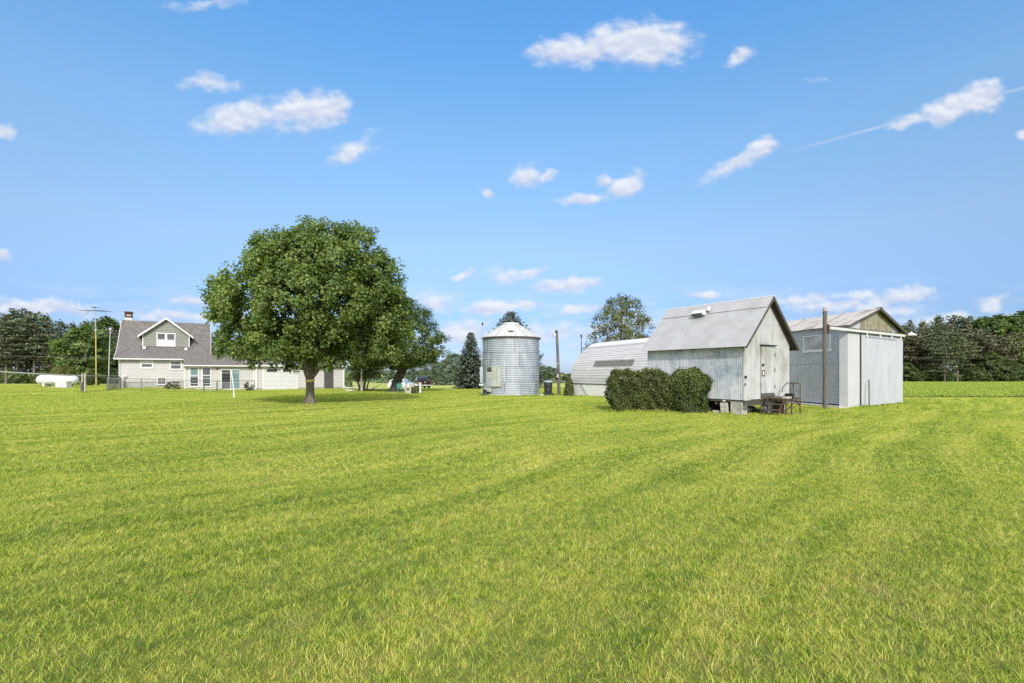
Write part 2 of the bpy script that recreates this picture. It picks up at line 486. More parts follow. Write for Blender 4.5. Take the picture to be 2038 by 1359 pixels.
MT['pale_pole'] = surf('pale_greenish_pole', c3((.42, .46, .40), (.56, .58, .52)), 6, rough=.5)
MT['yellow_pole'] = surf('faded_yellow_mast', c3((.50, .38, .10), (.62, .50, .18)), 5, rough=.5)
MT['rail'] = surf('dull_grey_rail', c3((.17, .18, .17), (.27, .27, .25)), 5, rough=.7)
MT['wire'] = surf('dark_grey_wire', c3((.06, .06, .06), (.10, .10, .10)), 5, rough=.6)
MT['tape'] = surf('yellow_ribbon', c3((.72, .58, .16), (.80, .68, .26)), 6, rough=.5)
MT['tank'] = surf('white_tank_paint', c3((.60, .60, .615), (.64, .64, .65)), 2, rough=.35)
MT['bark'] = surf('grey_brown_bark', [(.3, (.075, .064, .05)), (.5, (.16, .138, .11)), (.7, (.25, .222, .185))], 5, (5, 5, .8), rough=.95, bump=1.0, bscale=8)
MT['bark_dark'] = surf('dark_bark', [(.3, (.035, .03, .025)), (.7, (.09, .08, .065))], 5, (5, 5, .8), rough=.95, bump=.8, bscale=8)
MT['bark_pale'] = surf('pale_grey_bark', [(.3, (.14, .13, .115)), (.7, (.28, .265, .24))], 4, (5, 5, 1), rough=.95, bump=.6, bscale=8)
MT['truck'] = surf('dark_maroon_car_paint', c3((.020, .010, .011), (.026, .013, .014)), 2, rough=.25, coat=.6)
MT['car_white'] = surf('white_car_paint', c3((.58, .59, .60), (.62, .63, .64)), 2, rough=.25, coat=.5)
MT['chrome'] = surf('silver_bumper', c3((.42, .42, .43), (.55, .55, .56)), 4, rough=.35, metal=.6)
MT['tail_light'] = surf('red_lamp_glass', c3((.25, .012, .010), (.33, .02, .015)), 4, rough=.2)
MT['teal'] = surf('teal_painted_metal', c3((.05, .19, .16), (.09, .27, .23)), 5, rough=.5)
MT['gravel'] = surf('pale_gravel', [(.3, (.38, .35, .30)), (.7, (.54, .50, .44))], 3, rough=.95, bump=.5, bscale=30)
MT['soil'] = surf('bare_sandy_soil', [(.3, (.17, .13, .085)), (.7, (.36, .30, .22))], 4, rough=.95, bump=.6)

MT['crop_edge_shade'] = surf('dark_crop_edge_shade', [(.3, (.05, .042, .025)), (.7, (.11, .10, .05))], 3, rough=.95, bump=.6)  # dark tone standing for shadow at the crop edge


def leaf_mat(name, a, b, c, trans=.35, scale=.9, rough=.5):
    m, t = new_mat(name)
    at = N(t, 'ShaderNodeAttribute', attribute_name='var').outputs['Fac']
    ge = N(t, 'ShaderNodeNewGeometry').outputs['Position']
    nz = N(t, 'ShaderNodeTexNoise', {'Vector': ge, 'Scale': scale, 'Detail': 2.0}).outputs['Fac']
    oi = N(t, 'ShaderNodeObjectInfo').outputs['Random']
    f = M(t, 'MULTIPLY_ADD', at, .62, M(t, 'MULTIPLY_ADD', nz, .42, M(t, 'MULTIPLY', oi, .16)), clamp=True)
    col = ramp(t, f, [(.25, a), (.58, b), (.95, c)])
    p = N(t, 'ShaderNodeBsdfPrincipled', {'Base Color': col, 'Roughness': rough, 'Specular IOR Level': .35})
    tcol = mixc(t, 1.0, col, (1.1, 1.25, .55), 'MULTIPLY')
    tr = N(t, 'ShaderNodeBsdfTranslucent', {'Color': tcol})
    mx = N(t, 'ShaderNodeMixShader', {0: trans, 1: p.outputs[0], 2: tr.outputs[0]})
    N(t, 'ShaderNodeOutputMaterial', {0: mx.outputs[0]})
    return m


MT['maple'] = leaf_mat('maple_leaves', (0.06, 0.098, 0.024), (0.135, 0.2, 0.048), (0.3, 0.37, 0.095))
MT['maple2'] = leaf_mat('far_maple_leaves', (0.055, 0.085, 0.024), (0.12, 0.175, 0.042), (0.25, 0.3, 0.08))
MT['birch'] = leaf_mat('olive_leaves', (0.07, 0.08, 0.025), (0.15, 0.165, 0.045), (0.28, 0.28, 0.09))
MT['lilac'] = leaf_mat('bush_leaves', (0.055, 0.07, 0.022), (0.12, 0.14, 0.04), (0.22, 0.23, 0.08))
MT['hedge'] = leaf_mat('yew_needles', (0.042, 0.055, 0.017), (0.1, 0.122, 0.033), (0.225, 0.245, 0.068), trans=.2, scale=2.0)
MT['bush'] = leaf_mat('round_bush_leaves', (0.032, 0.046, 0.014), (0.08, 0.118, 0.028), (0.18, 0.23, 0.052), trans=.2, scale=2.0)
MT['spruce'] = leaf_mat('blue_grey_needles', (.045, .064, .048), (.095, .122, .09), (.18, .21, .16), trans=.1, scale=1.6)
MT['pine'] = leaf_mat('pine_needles', (0.06, 0.078, 0.04), (0.13, 0.155, 0.075), (0.25, 0.27, 0.14), trans=.12, scale=.5)
MT['pine_brown'] = leaf_mat('brownish_pine_needles', (0.075, 0.072, 0.045), (0.145, 0.14, 0.08), (0.25, 0.24, 0.145), trans=.12, scale=.5)
MT['decid'] = leaf_mat('wood_leaves', (0.055, 0.088, 0.034), (0.135, 0.195, 0.066), (0.26, 0.32, 0.12), trans=.3, scale=.4)
MT['decid_light'] = leaf_mat('light_green_leaves', (0.07, 0.11, 0.03), (0.16, 0.23, 0.065), (0.28, 0.34, 0.12), trans=.3, scale=.4)
MT['decid_haze_tint'] = leaf_mat('far_leaves_haze_tinted', (0.1, 0.145, 0.105), (0.17, 0.225, 0.14), (0.26, 0.31, 0.19), trans=.3, scale=.4)  # bluish distance haze is put into these leaf colours


def lawn_color(t, pos, extra=None):
    """colour of the grass at a world position (patches, tufts, mowing passes, dry spots)"""
    def noise(scale, detail, rough=.6, vec=pos):
        return N(t, 'ShaderNodeTexNoise', {'Vector': vec, 'Scale': scale, 'Detail': detail, 'Roughness': rough}).outputs['Fac']
    big = noise(.32, 4.0)
    mid = noise(1.5, 4.0)
    tuft = noise(8.0, 3.0, .65)
    wp = N(t, 'ShaderNodeVectorMath', {0: N(t, 'ShaderNodeTexNoise', {'Vector': pos, 'Scale': .08, 'Detail': 1.0}).outputs['Color'], 'Scale': 3.0}, operation='SCALE').outputs[0]
    p2 = N(t, 'ShaderNodeVectorMath', {0: pos, 1: wp}, operation='ADD').outputs[0]
    st = N(t, 'ShaderNodeMapping', {'Vector': p2, 'Rotation': (0, 0, R(-46))}).outputs[0]
    st = N(t, 'ShaderNodeMapping', {'Vector': st, 'Scale': (.05, 1.0, 1.0)}).outputs[0]
    streak = N(t, 'ShaderNodeMapRange', {0: noise(1.5, 6.0, .7, st), 1: .30, 2: .70, 3: .16, 4: .84}).outputs[0]
    f = M(t, 'ADD', M(t, 'ADD', M(t, 'MULTIPLY', big, .30), M(t, 'MULTIPLY', mid, .30)), M(t, 'ADD', M(t, 'MULTIPLY', streak, .60), M(t, 'MULTIPLY', M(t, 'SUBTRACT', tuft, .5), .85)))
    if extra is not None:
        f = M(t, 'ADD', f, extra)
    col = ramp(t, f, [(.26, (.090, .165, .022)), (.38, (.178, .285, .034)), (.51, (.305, .41, .048)), (.66, (.47, .505, .080)), (.88, (.63, .575, .17))])
    blue = noise(2.6, 3.0)
    col = mixc(t, N(t, 'ShaderNodeMapRange', {0: blue, 1: .54, 2: .70, 3: 0.0, 4: .40}).outputs[0], col, (.17, .29, .085))
    # straw-coloured bare spot and dry wisps
    sp = N(t, 'ShaderNodeVectorMath', {0: N(t, 'ShaderNodeVectorMath', {0: pos, 1: (3.05, 3.75, 0)}, operation='SUBTRACT').outputs[0], 1: (1.6, 1.5, 0)}, operation='MULTIPLY').outputs[0]
    dd = N(t, 'ShaderNodeVectorMath', {0: sp}, operation='LENGTH').outputs['Value']
    dry = M(t, 'MULTIPLY', N(t, 'ShaderNodeMapRange', {0: dd, 1: .25, 2: 1.15, 3: .55, 4: 0.0}).outputs[0], N(t, 'ShaderNodeMapRange', {0: noise(5.0, 3.0), 1: .42, 2: .6}).outputs[0])
    dry2 = N(t, 'ShaderNodeMapRange', {0: noise(1.1, 5.0, .7), 1: .57, 2: .73, 3: 0.0, 4: .48}).outputs[0]
    return mixc(t, M(t, 'MAXIMUM', dry, dry2), col, (.52, .43, .17))


def grass_mat():
    m, t = new_mat('grass_blades')
    at = N(t, 'ShaderNodeAttribute', attribute_name='var').outputs['Fac']
    pos = N(t, 'ShaderNodeNewGeometry').outputs['Position']
    fl = N(t, 'ShaderNodeVectorMath', {0: pos, 1: (1, 1, 0)}, operation='MULTIPLY').outputs[0]
    ex = M(t, 'MULTIPLY_ADD', at, .74, -.34)
    col = lawn_color(t, fl, ex)
    p = N(t, 'ShaderNodeBsdfPrincipled', {'Base Color': col, 'Roughness': .45, 'Specular IOR Level': .3})
    tr = N(t, 'ShaderNodeBsdfTranslucent', {'Color': mixc(t, 1.0, col, (1.15, 1.25, .6), 'MULTIPLY')})
    mx = N(t, 'ShaderNodeMixShader', {0: .38, 1: p.outputs[0], 2: tr.outputs[0]})
    N(t, 'ShaderNodeOutputMaterial', {0: mx.outputs[0]})
    return m


def ground_mat():
    m, t = new_mat('lawn_ground')
    pos = N(t, 'ShaderNodeNewGeometry').outputs['Position']
    fl = N(t, 'ShaderNodeVectorMath', {0: pos, 1: (1, 1, 0)}, operation='MULTIPLY').outputs[0]
    fine = N(t, 'ShaderNodeTexNoise', {'Vector': fl, 'Scale': 14.0, 'Detail': 6.0, 'Roughness': .75}).outputs['Fac']
    near = lawn_color(t, fl, M(t, 'MULTIPLY_ADD', fine, .3, -.17))
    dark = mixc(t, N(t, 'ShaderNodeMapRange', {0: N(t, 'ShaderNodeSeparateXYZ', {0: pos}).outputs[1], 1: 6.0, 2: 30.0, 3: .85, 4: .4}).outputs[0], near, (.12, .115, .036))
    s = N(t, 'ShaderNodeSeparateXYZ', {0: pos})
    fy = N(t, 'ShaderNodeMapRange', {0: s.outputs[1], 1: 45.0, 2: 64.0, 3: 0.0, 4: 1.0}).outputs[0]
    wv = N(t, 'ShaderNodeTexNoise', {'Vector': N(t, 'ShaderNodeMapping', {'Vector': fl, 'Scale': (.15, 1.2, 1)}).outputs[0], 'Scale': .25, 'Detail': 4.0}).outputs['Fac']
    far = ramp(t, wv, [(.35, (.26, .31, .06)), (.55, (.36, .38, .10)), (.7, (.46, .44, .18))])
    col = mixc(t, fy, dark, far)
    p = N(t, 'ShaderNodeBsdfPrincipled', {'Base Color': col, 'Roughness': .95, 'Specular IOR Level': .1})
    bn = N(t, 'ShaderNodeBump', {'Height': fine, 'Strength': .6, 'Distance': .05}).outputs[0]
    t.links.new(bn, p.inputs['Normal'])
    N(t, 'ShaderNodeOutputMaterial', {0: p.outputs[0]})
    return m


MT['grass'] = grass_mat()
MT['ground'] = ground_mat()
MT['crop'] = leaf_mat('crop_leaves', (0.3, 0.4, 0.07), (0.38, 0.46, 0.085), (0.48, 0.53, 0.13), trans=.35, scale=.2)

# ------------------------------------------------------------------ the ground
def axis(pts):
    out = []
    for a, b, n in pts:
        out += list(np.linspace(a, b, n, endpoint=False))
    return np.array(out + [pts[-1][1]])


gx = axis([(-900, -120, 14), (-120, -60, 14), (-60, 60, 80), (60, 200, 20), (200, 900, 12)])
gy = axis([(-120, -10, 6), (-10, 28, 20), (28, 85, 60), (85, 150, 20), (150, 1200, 20)])
GX, GY = np.meshgrid(gx, gy)
GZ = g(GX, GY)
nx, ny = len(gx), len(gy)
vs = np.stack([GX, GY, GZ], -1).reshape(-1, 3)
fs = [(j * nx + i, j * nx + i + 1, (j + 1) * nx + i + 1, (j + 1) * nx + i) for j in range(ny - 1) for i in range(nx - 1)]
b = MB()
b.v = [tuple(v) for v in vs]
b.f = fs
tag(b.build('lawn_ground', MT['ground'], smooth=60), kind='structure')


def ground_strip(name, outline, m, lift=.006, **kw):
    """flat patch following the ground; outline = list of (left point, right point) cross sections"""
    b = MB()
    rows = []
    for (a, c) in outline:
        rows.append([(a[0] + (c[0] - a[0]) * k / 6, a[1] + (c[1] - a[1]) * k / 6) for k in range(7)])
    vs = [(x, y, float(g(x, y)) + lift) for r in rows for x, y in r]
    b.add(vs, [(i * 7 + k, i * 7 + k + 1, i * 7 + k + 8, i * 7 + k + 7) for i in range(len(rows) - 1) for k in range(6)])
    return tag(b.build(name, m), kind='structure')


ground_strip('gravel_driveway', [((rx(px) * (60 + 6 * t), 60 + 6 * t), (rx(px) * (66 + 6 * t), 66 + 6 * t)) for px, t in ((640, 1.5), (690, 1), (740, .8), (790, .6), (830, .5), (870, .4), (910, .3))], MT['gravel'], .03)

# ------------------------------------------------------------------ leaves and grass
def leaf_obj(name, Cn, Nn, Dn, S, var, m, parent=None, asp=.7, fold=.18):
    Cn, Nn, Dn, S, var = [np.asarray(a, float) for a in (Cn, Nn, Dn, S, var)]
    Nn = Nn / (np.linalg.norm(Nn, axis=1, keepdims=True) + 1e-9)
    Dn = Dn - Nn * (Dn * Nn).sum(1, keepdims=True)
    Dn = Dn / (np.linalg.norm(Dn, axis=1, keepdims=True) + 1e-9)
    W = np.cross(Nn, Dn)
    s = S[:, None]
    k = len(S)
    v = np.empty((k, 4, 3))
    v[:, 0] = Cn - Dn * s * .5
    v[:, 1] = Cn + W * s * asp * .5 + Nn * s * fold + Dn * s * .05
    v[:, 2] = Cn + Dn * s * .5 - Nn * s * fold * .6
    v[:, 3] = Cn - W * s * asp * .5 + Nn * s * fold + Dn * s * .05
    me = bpy.data.meshes.new(name)
    me.vertices.add(4 * k)
    me.vertices.foreach_set('co', v.reshape(-1))
    me.loops.add(4 * k)
    me.loops.foreach_set('vertex_index', np.arange(4 * k))
    me.polygons.add(k)
    me.polygons.foreach_set('loop_start', np.arange(k) * 4)
    me.polygons.foreach_set('loop_total', np.full(k, 4))
    at = me.attributes.new('var', 'FLOAT', 'FACE')
    at.data.foreach_set('value', var.astype(np.float32))
    me.update(calc_edges=True)
    me.materials.append(m)
    o = bpy.data.objects.new(name, me)
    COL.objects.link(o)
    if parent is not None:
        o.parent = parent
    return o


def rnd_unit(rng, n):
    a = rng.normal(size=(n, 3))
    return a / np.linalg.norm(a, axis=1, keepdims=True)


def broad_crown(rng, prof, ncl, nleaf, size, csize=(.55, .38), inner=.22, lobes=.12, droop=.5, wild=.06):
    """prof: (z, left radius, right radius) rows. Returns leaf arrays and the cluster centres."""
    prof = sorted(prof)
    pz = np.array([p[0] for p in prof]); pl = np.array([p[1] for p in prof]); pr = np.array([p[2] for p in prof])
    zz = np.linspace(pz[0], pz[-1], 200)
    rm_ = np.interp(zz, pz, (pl + pr) / 2)
    w = np.maximum(rm_, .25) * np.sqrt(1 + np.clip(np.gradient(rm_, zz), -3, 3) ** 2)
    z = rng.choice(zz, size=ncl, p=w / w.sum()) + rng.uniform(-.1, .1, ncl)
    az = rng.uniform(0, 2 * math.pi, ncl)
    L = np.interp(z, pz, pl); Rr = np.interp(z, pz, pr)
    c = np.cos(az)
    mid = (L + Rr) / 2
    Rad = np.where(c >= 0, mid + (Rr - mid) * c ** 2, mid + (L - mid) * c ** 2)
    ph = rng.uniform(0, 6.28, 4)
    lob = 1 + lobes * (np.sin(3 * az + ph[0] + z * 1.1) * .6 + np.sin(5 * az + ph[1] - z * 1.7) * .5 + np.sin(z * 2.3 + ph[2]) * .35)
    fr = np.where(rng.random(ncl) < inner, rng.uniform(.35, .8, ncl), rng.uniform(.8, 1.0, ncl))
    fr = np.where(rng.random(ncl) < wild, rng.uniform(1.0, 1.1, ncl), fr)
    r = np.maximum(Rad * lob * fr - csize[0] * .35, 0)
    cen = np.stack([r * np.cos(az), r * np.sin(az), z], 1)
    zmid = pz[0] + (pz[-1] - pz[0]) * .42
    out = np.stack([np.cos(az) * r, np.sin(az) * r, (z - zmid) * 1.0], 1)
    out /= np.linalg.norm(out, axis=1, keepdims=True) + 1e-6
    nl = rng.integers(int(nleaf * .6), int(nleaf * 1.4) + 1, ncl)
    idx = np.repeat(np.arange(ncl), nl)
    k = len(idx)
    sc_ = rng.uniform(.7, 1.3, ncl)[idx]
    off = rnd_unit(rng, k) * (rng.random(k) ** .45)[:, None] * np.array([csize[0], csize[0], csize[1]]) * sc_[:, None]
    Cn = cen[idx] + off
    Nn = out[idx] * .75 + np.array([0, 0, .75]) + rnd_unit(rng, k) * .75
    Dn = out[idx] * .7 + np.array([0, 0, -droop]) + rnd_unit(rng, k) * .6
    var = np.clip(rng.uniform(.1, .75, ncl)[idx] + rng.normal(0, .17, k), 0, 1)
    S = size * rng.uniform(.7, 1.3, k)
    return (Cn, Nn, Dn, S, var), cen


def limb_mesh(trunk_pts, trunk_r, limbs, n=10):
    b = MB()
    b.tube(trunk_pts, trunk_r, n)
    for pts, rad in limbs:
        b.tube(pts, rad, 6)
    return b


def limbs_to(rng, start, targets, r0, sag=.12, jit=.12):
    out = []
    for tpt in targets:
        a, c = Vector(start), Vector(tpt)
        L = (c - a).length
        pts, rad = [], []
        for i in range(6):
            t = i / 5
            p = a.lerp(c, t) + Vector((rng.normal() * jit, rng.normal() * jit, rng.normal() * jit)) * (L * .18 * t * (1 - t) * 4)
            p.z += sag * L * math.sin(t * math.pi)
            pts.append(p)
            rad.append(r0 * (1 - .86 * t))
        out.append((pts, rad))
    return out


def patch_mesh(name, rng, size, n, h, w, lean=.45):
    """a square of grass blades, each two quads and a tip"""
    x = rng.uniform(-size / 2, size / 2, n)
    y = rng.uniform(-size / 2, size / 2, n)
    fx, fy = rng.uniform(6, 14, 2) / size
    cl = .5 + .5 * np.sin(x * fx * 3 + rng.uniform(0, 6)) * np.sin(y * fy * 3 + rng.uniform(0, 6))
    gap = .5 + .5 * np.sin(x * fx * 5.3 + 2) * np.sin(y * fy * 4.7 + 1)
    hh = h * rng.uniform(.40, 1.15, n) * (.58 + .5 * cl) * np.where(gap < .18, .38, 1)
    an = rng.uniform(0, 2 * math.pi, n)
    ca = np.sin(x * fx * 2 + 1) * 1.7 + np.cos(y * fy * 2.2) * 1.7
    la = np.where(rng.random(n) < .55, ca, rng.uniform(0, 2 * math.pi, n))
    ld = np.stack([np.cos(la), np.sin(la), np.zeros(n)], 1) * (hh * np.abs(rng.normal(lean, .35, n)))[:, None]
    wd = np.stack([np.cos(an), np.sin(an), np.zeros(n)], 1) * (w * rng.uniform(.6, 1.2, n) / 2)[:, None]
    base = np.stack([x, y, np.full(n, -.008)], 1)
    up = np.zeros((n, 3)); up[:, 2] = 1
    v = np.empty((n, 5, 3))
    v[:, 0] = base - wd; v[:, 1] = base + wd
    m1 = base + up * (hh * .6)[:, None] + ld * .38
    v[:, 2] = m1 + wd * .8; v[:, 3] = m1 - wd * .8
    v[:, 4] = base + up * (hh * .97)[:, None] + ld
    me = bpy.data.meshes.new(name)
    me.vertices.add(5 * n)
    me.vertices.foreach_set('co', v.reshape(-1))
    o5 = (np.arange(n) * 5)[:, None]
    li = np.concatenate([o5 + np.array([0, 1, 2, 3]), o5 + np.array([3, 2, 4])], 1).reshape(-1)
    me.loops.add(7 * n)
    me.loops.foreach_set('vertex_index', li)
    me.polygons.add(2 * n)
    ls = (np.arange(n) * 7)[:, None] + np.array([0, 4])
    me.polygons.foreach_set('loop_start', ls.reshape(-1))
    me.polygons.foreach_set('loop_total', np.tile([4, 3], n))
    at = me.attributes.new('var', 'FLOAT', 'FACE')
    var = np.clip(.42 + .30 * (cl - .5) + rng.normal(0, .20, n) + (rng.random(n) < .08) * .45, 0, 1)
    at.data.foreach_set('value', np.repeat(var, 2).astype(np.float32))
    me.update(calc_edges=True)
    me.materials.append(MT['grass'])
    return me


def scatter(name, meshes, pts, rot, scl, idx, label, cat):
    """one object: a point cloud that carries the patches through geometry nodes"""
    coll = bpy.data.collections.new(name + '_patches')
    for i, me in enumerate(meshes):
        o = bpy.data.objects.new('%s_patch_%02d' % (name, i), me)
        coll.objects.link(o)
    me = bpy.data.meshes.new(name)
    me.from_pydata([tuple(p) for p in pts], [], [])
    for nm, ty, va in (('rz', 'FLOAT', rot), ('sc', 'FLOAT', scl), ('ix', 'INT', idx)):
        a = me.attributes.new(nm, ty, 'POINT')
        a.data.foreach_set('value', np.asarray(va, np.int32 if ty == 'INT' else np.float32))
    ob = bpy.data.objects.new(name, me)
    COL.objects.link(ob)
    ng = bpy.data.node_groups.new(name + '_nodes', 'GeometryNodeTree')
    ng.interface.new_socket('Geometry', in_out='INPUT', socket_type='NodeSocketGeometry')
    ng.interface.new_socket('Geometry', in_out='OUTPUT', socket_type='NodeSocketGeometry')
    gi = ng.nodes.new('NodeGroupInput'); go = ng.nodes.new('NodeGroupOutput')
    ci = ng.nodes.new('GeometryNodeCollectionInfo')
    ci.inputs['Collection'].default_value = coll
    ci.inputs['Separate Children'].default_value = True
    ci.inputs['Reset Children'].default_value = True
    ip = ng.nodes.new('GeometryNodeInstanceOnPoints')
    ip.inputs['Pick Instance'].default_value = True

    def na(nm, ty):
        n = ng.nodes.new('GeometryNodeInputNamedAttribute')
        n.data_type = ty
        n.inputs[0].default_value = nm
        return n.outputs[0]
    cx = ng.nodes.new('ShaderNodeCombineXYZ')
    ng.links.new(na('rz', 'FLOAT'), cx.inputs[2])
    ng.links.new(gi.outputs[0], ip.inputs['Points'])
    ng.links.new(ci.outputs[0], ip.inputs['Instance'])
    ng.links.new(na('ix', 'INT'), ip.inputs['Instance Index'])
    ng.links.new(cx.outputs[0], ip.inputs['Rotation'])
    ng.links.new(na('sc', 'FLOAT'), ip.inputs['Scale'])
    ng.links.new(ip.outputs[0], go.inputs[0])
    md = ob.modifiers.new('scatter', 'NODES')
    md.node_group = ng
    return tag(ob, label, cat, kind='stuff')


rng = np.random.default_rng(11)
NO_GRASS = []          # (x, y, radius) spots kept bare


def lawn(name, y0, y1, step, meshes, label, margin=1.2, test=None):
    pts = []
    y = y0
    while y < y1:
        half = y * 1.12 + margin + step + 5.0
        xs = np.arange(-half, half, step)
        for x in xs:
            if test and not test(x + step / 2, y + step / 2): continue
            if any((x - a) ** 2 + (y - b_) ** 2 < r * r for a, b_, r in NO_GRASS): continue
            pts.append((x, y))
        y += step
    pts = np.array(pts)
    k = len(pts)
    z = g(pts[:, 0], pts[:, 1])
    return scatter(name, meshes, np.column_stack([pts, z]), rng.integers(0, 4, k) * math.pi / 2 + rng.uniform(-.2, .2, k), rng.uniform(.85, 1.15, k), rng.integers(0, len(meshes), k), label, 'grass')


lawn('mown_grass_close', .4, 8.4, .5, [patch_mesh('blades_a%d' % i, rng, .56, 2400, .056, .0046, .7) for i in range(10)], 'mown green lawn with yellow blades at the front of the yard')
lawn('mown_grass_middle', 8.4, 20.0, 1.0, [patch_mesh('blades_b%d' % i, rng, 1.1, 4200, .056, .0074, .65) for i in range(8)], 'mown lawn across the middle of the yard', 1.5)
lawn('mown_grass_far', 20.0, 60.0, 2.0, [patch_mesh('blades_c%d' % i, rng, 2.2, 5200, .055, .015, .55) for i in range(6)], 'mown lawn reaching to the house and the grain bin', 2, lambda x, y: not (x > 23 and 33 < y < 37.5))


# bright crop field to the right behind the sheds
def crop_meshes():
    out = []
    for i in range(5):
        r = np.random.default_rng(100 + i)
        n = 1500
        Cn = np.stack([r.uniform(-1.1, 1.1, n), r.uniform(-1.1, 1.1, n), r.uniform(.05, .27, n)], 1)
        Cn[:, 2] *= .75 + .25 * np.sin(Cn[:, 0] * 8)
        o = leaf_obj('crop_patch_%d' % i, Cn, rnd_unit(r, n) * .8 + np.array([0, 0, .9]), rnd_unit(r, n), r.uniform(.06, .12, n), np.clip(r.normal(.45, .15, n), 0, 1), MT['crop'])
        me = o.data
        bpy.data.objects.remove(o)
        out.append(me)
    return out


def crop_edge(x):
    return 34.3 - .012 * (x - 27)


pts = []
yy = 35.3
while yy < 128:
    for x in np.arange(24.5, yy * 1.12 + 3, 2.0):
        if rx(1660) * yy < x:
            pts.append((x + random.uniform(-.2, .2), yy + random.uniform(-.2, .2)))
    yy += 2.0
pts = np.array(pts)
k = len(pts)
scatter('bean_crop', crop_meshes(), np.column_stack([pts, g(pts[:, 0], pts[:, 1])]), rng.integers(0, 4, k) * math.pi / 2, rng.uniform(.9, 1.12, k), rng.integers(0, 5, k), 'bright yellow green field of low crop plants beyond the lawn', 'crop')

# ------------------------------------------------------------------ the big maple
MX, MY = rx(617) * 26.4, 26.4
mz = float(g(MX, MY))
maple = thing('maple_tree', 'large round maple in the middle of the lawn with a yellow ribbon on its trunk', 'tree', (MX, MY, mz))
LOBES = [  # x, y, z, radius of the bulges of the crown, seen from the lawn
    (.9, 0, 8.45, 1.55), (2.6, .2, 8.35, 1.45), (3.8, 0, 6.75, 1.4), (-1.75, 0, 7.95, 1.5), (-3.5, .2, 6.75, 1.45), (-4.75, 0, 5.95, .95), (-3.9, 0, 3.5, 1.15),
    (-2.3, -.8, 3.2, 1.15), (.1, -2.2, 5.2, 2.2), (-.6, -2.9, 3.5, 1.25), (3.9, 0, 4.7, 1.5), (4.05, 0, 3.25, 1.15), (2.0, -1.5, 3.3, 1.25), (4.75, .2, 3.6, .75),
    (0, 2.6, 5.6, 2.3), (2.2, 2.2, 6.2, 1.9), (-2.2, 2.2, 5.6, 1.9), (-2.4, -2.6, 5.1, 1.5), (2.2, -2.6, 5.3, 1.6), (.4, -1.6, 7.3, 1.6), (-1.5, -1.6, 6.8, 1.4),
    (2.2, -1.5, 7.0, 1.45), (0, 0, 5.3, 2.9), (3.2, 1.8, 3.9, 1.5), (-3.0, 1.8, 4.2, 1.4), (0, 2.5, 3.5, 1.4), (-4.2, -.6, 4.7, .75), (4.3, -.8, 5.7, 1.0), (1.7, 0, 9.2, .75), (-.1, 0, 9.4, .7), (.6, 0, 9.7, .5),
    (.2, -1.8, 3.15, 1.1), (-1.2, -2.2, 3.0, 1.0), (1.2, -.9, 3.1, 1.0), (.3, 1.0, 3.2, 1.3), (-2.7, -1.3, 2.75, .75), (-1.6, .8, 3.2, 1.2), (2.6, -.4, 2.95, .9)]


def lobe_crown(rng, lobes, ncl, nleaf, size, csize):
    A = np.array(lobes)
    w = A[:, 3] ** 2
    cen, out = [], []
    while len(cen) < ncl:
        k = rng.choice(len(A), p=w / w.sum())
        d = rnd_unit(rng, 1)[0]
        if d[2] < -.45 and rng.random() < .6: d[2] = -d[2]
        p = A[k, :3] + d * A[k, 3] * rng.uniform(.72, 1.02)
        q = np.linalg.norm(A[:, :3] - p, axis=1) / A[:, 3]
        q[k] = 1
        if q.min() < .62 and rng.random() < .72: continue
        if p[2] < 2.0: continue
        cen.append(p); out.append(d)
    cen, out = np.array(cen), np.array(out)
    nl = rng.integers(int(nleaf * .5), int(nleaf * 1.5), ncl)
    idx = np.repeat(np.arange(ncl), nl)
    k = len(idx)
    s = rng.uniform(.6, 1.3, ncl)[idx]
    off = rnd_unit(rng, k) * (rng.random(k) ** .45)[:, None] * csize * s[:, None]
    Cn = cen[idx] + off
    Nn = out[idx] * .7 + np.array([0, -.1, .6]) + rnd_unit(rng, k) * .9
    Dn = out[idx] * .8 + np.array([.35, 0, -.1]) + rnd_unit(rng, k) * .7
    var = np.clip(rng.uniform(.05, .75, ncl)[idx] + rng.normal(0, .2, k), 0, 1)
    return (Cn, Nn, Dn, size * rng.uniform(.65, 1.35, k), var), cen


r1 = np.random.default_rng(5)
la, cen = lobe_crown(r1, LOBES, 1500, 78, .152, .44)
leaf_obj('crown', *la, MT['maple'], maple)
tgt = [Vector(c) * .93 for c in cen[r1.choice(len(cen), 46, replace=False)]]
tgt = [Vector((t.x, t.y, t.z)) for t in tgt if t.z > 2.9]
fork = Vector((0, 0, 1.55))
limbs = []
main_ends = [(-1.5, .3, 4.6), (-.45, -.7, 5.6), (.5, .4, 6.2), (1.9, -.2, 4.3), (.2, 1.5, 4.8)]
b = MB()
b.tube([(0, 0, -.15), (0, 0, .06), (.0, 0, .28), (.01, 0, .8), (0, 0, 1.3), (-.02, 0, 1.75)], [.33, .285, .24, .21, .215, .25], 16)
for k in range(7):
    an = k * .9 + .3
    b.tube([(math.cos(an) * .22, math.sin(an) * .22, .25), (math.cos(an) * .34, math.sin(an) * .34, .03), (math.cos(an) * .5, math.sin(an) * .5, -.08)], [.09, .07, .03], 6)
for e, r0 in zip(main_ends, (.17, .2, .2, .14, .15)):
    (pts, rad), = limbs_to(r1, (e[0] * .08, e[1] * .08, 1.5), [e], r0, .03, .1)
    b.tube(pts, rad, 8)
for t in tgt:
    e = min(main_ends, key=lambda q: (Vector(q) - t).length)
    s = Vector((0, 0, 1.6)).lerp(Vector(e), r1.uniform(.35, .95))
    (pts, rad), = limbs_to(r1, s, [t], .06, .05, .12)
    b.tube(pts, rad, 5)
b.build('trunk', MT['bark'], maple, smooth=60)
tb = MB()
tp = [(.245 * math.cos(a), .245 * math.sin(a), .02 * math.sin(a + .4)) for a in np.linspace(0, 2 * math.pi, 25)]
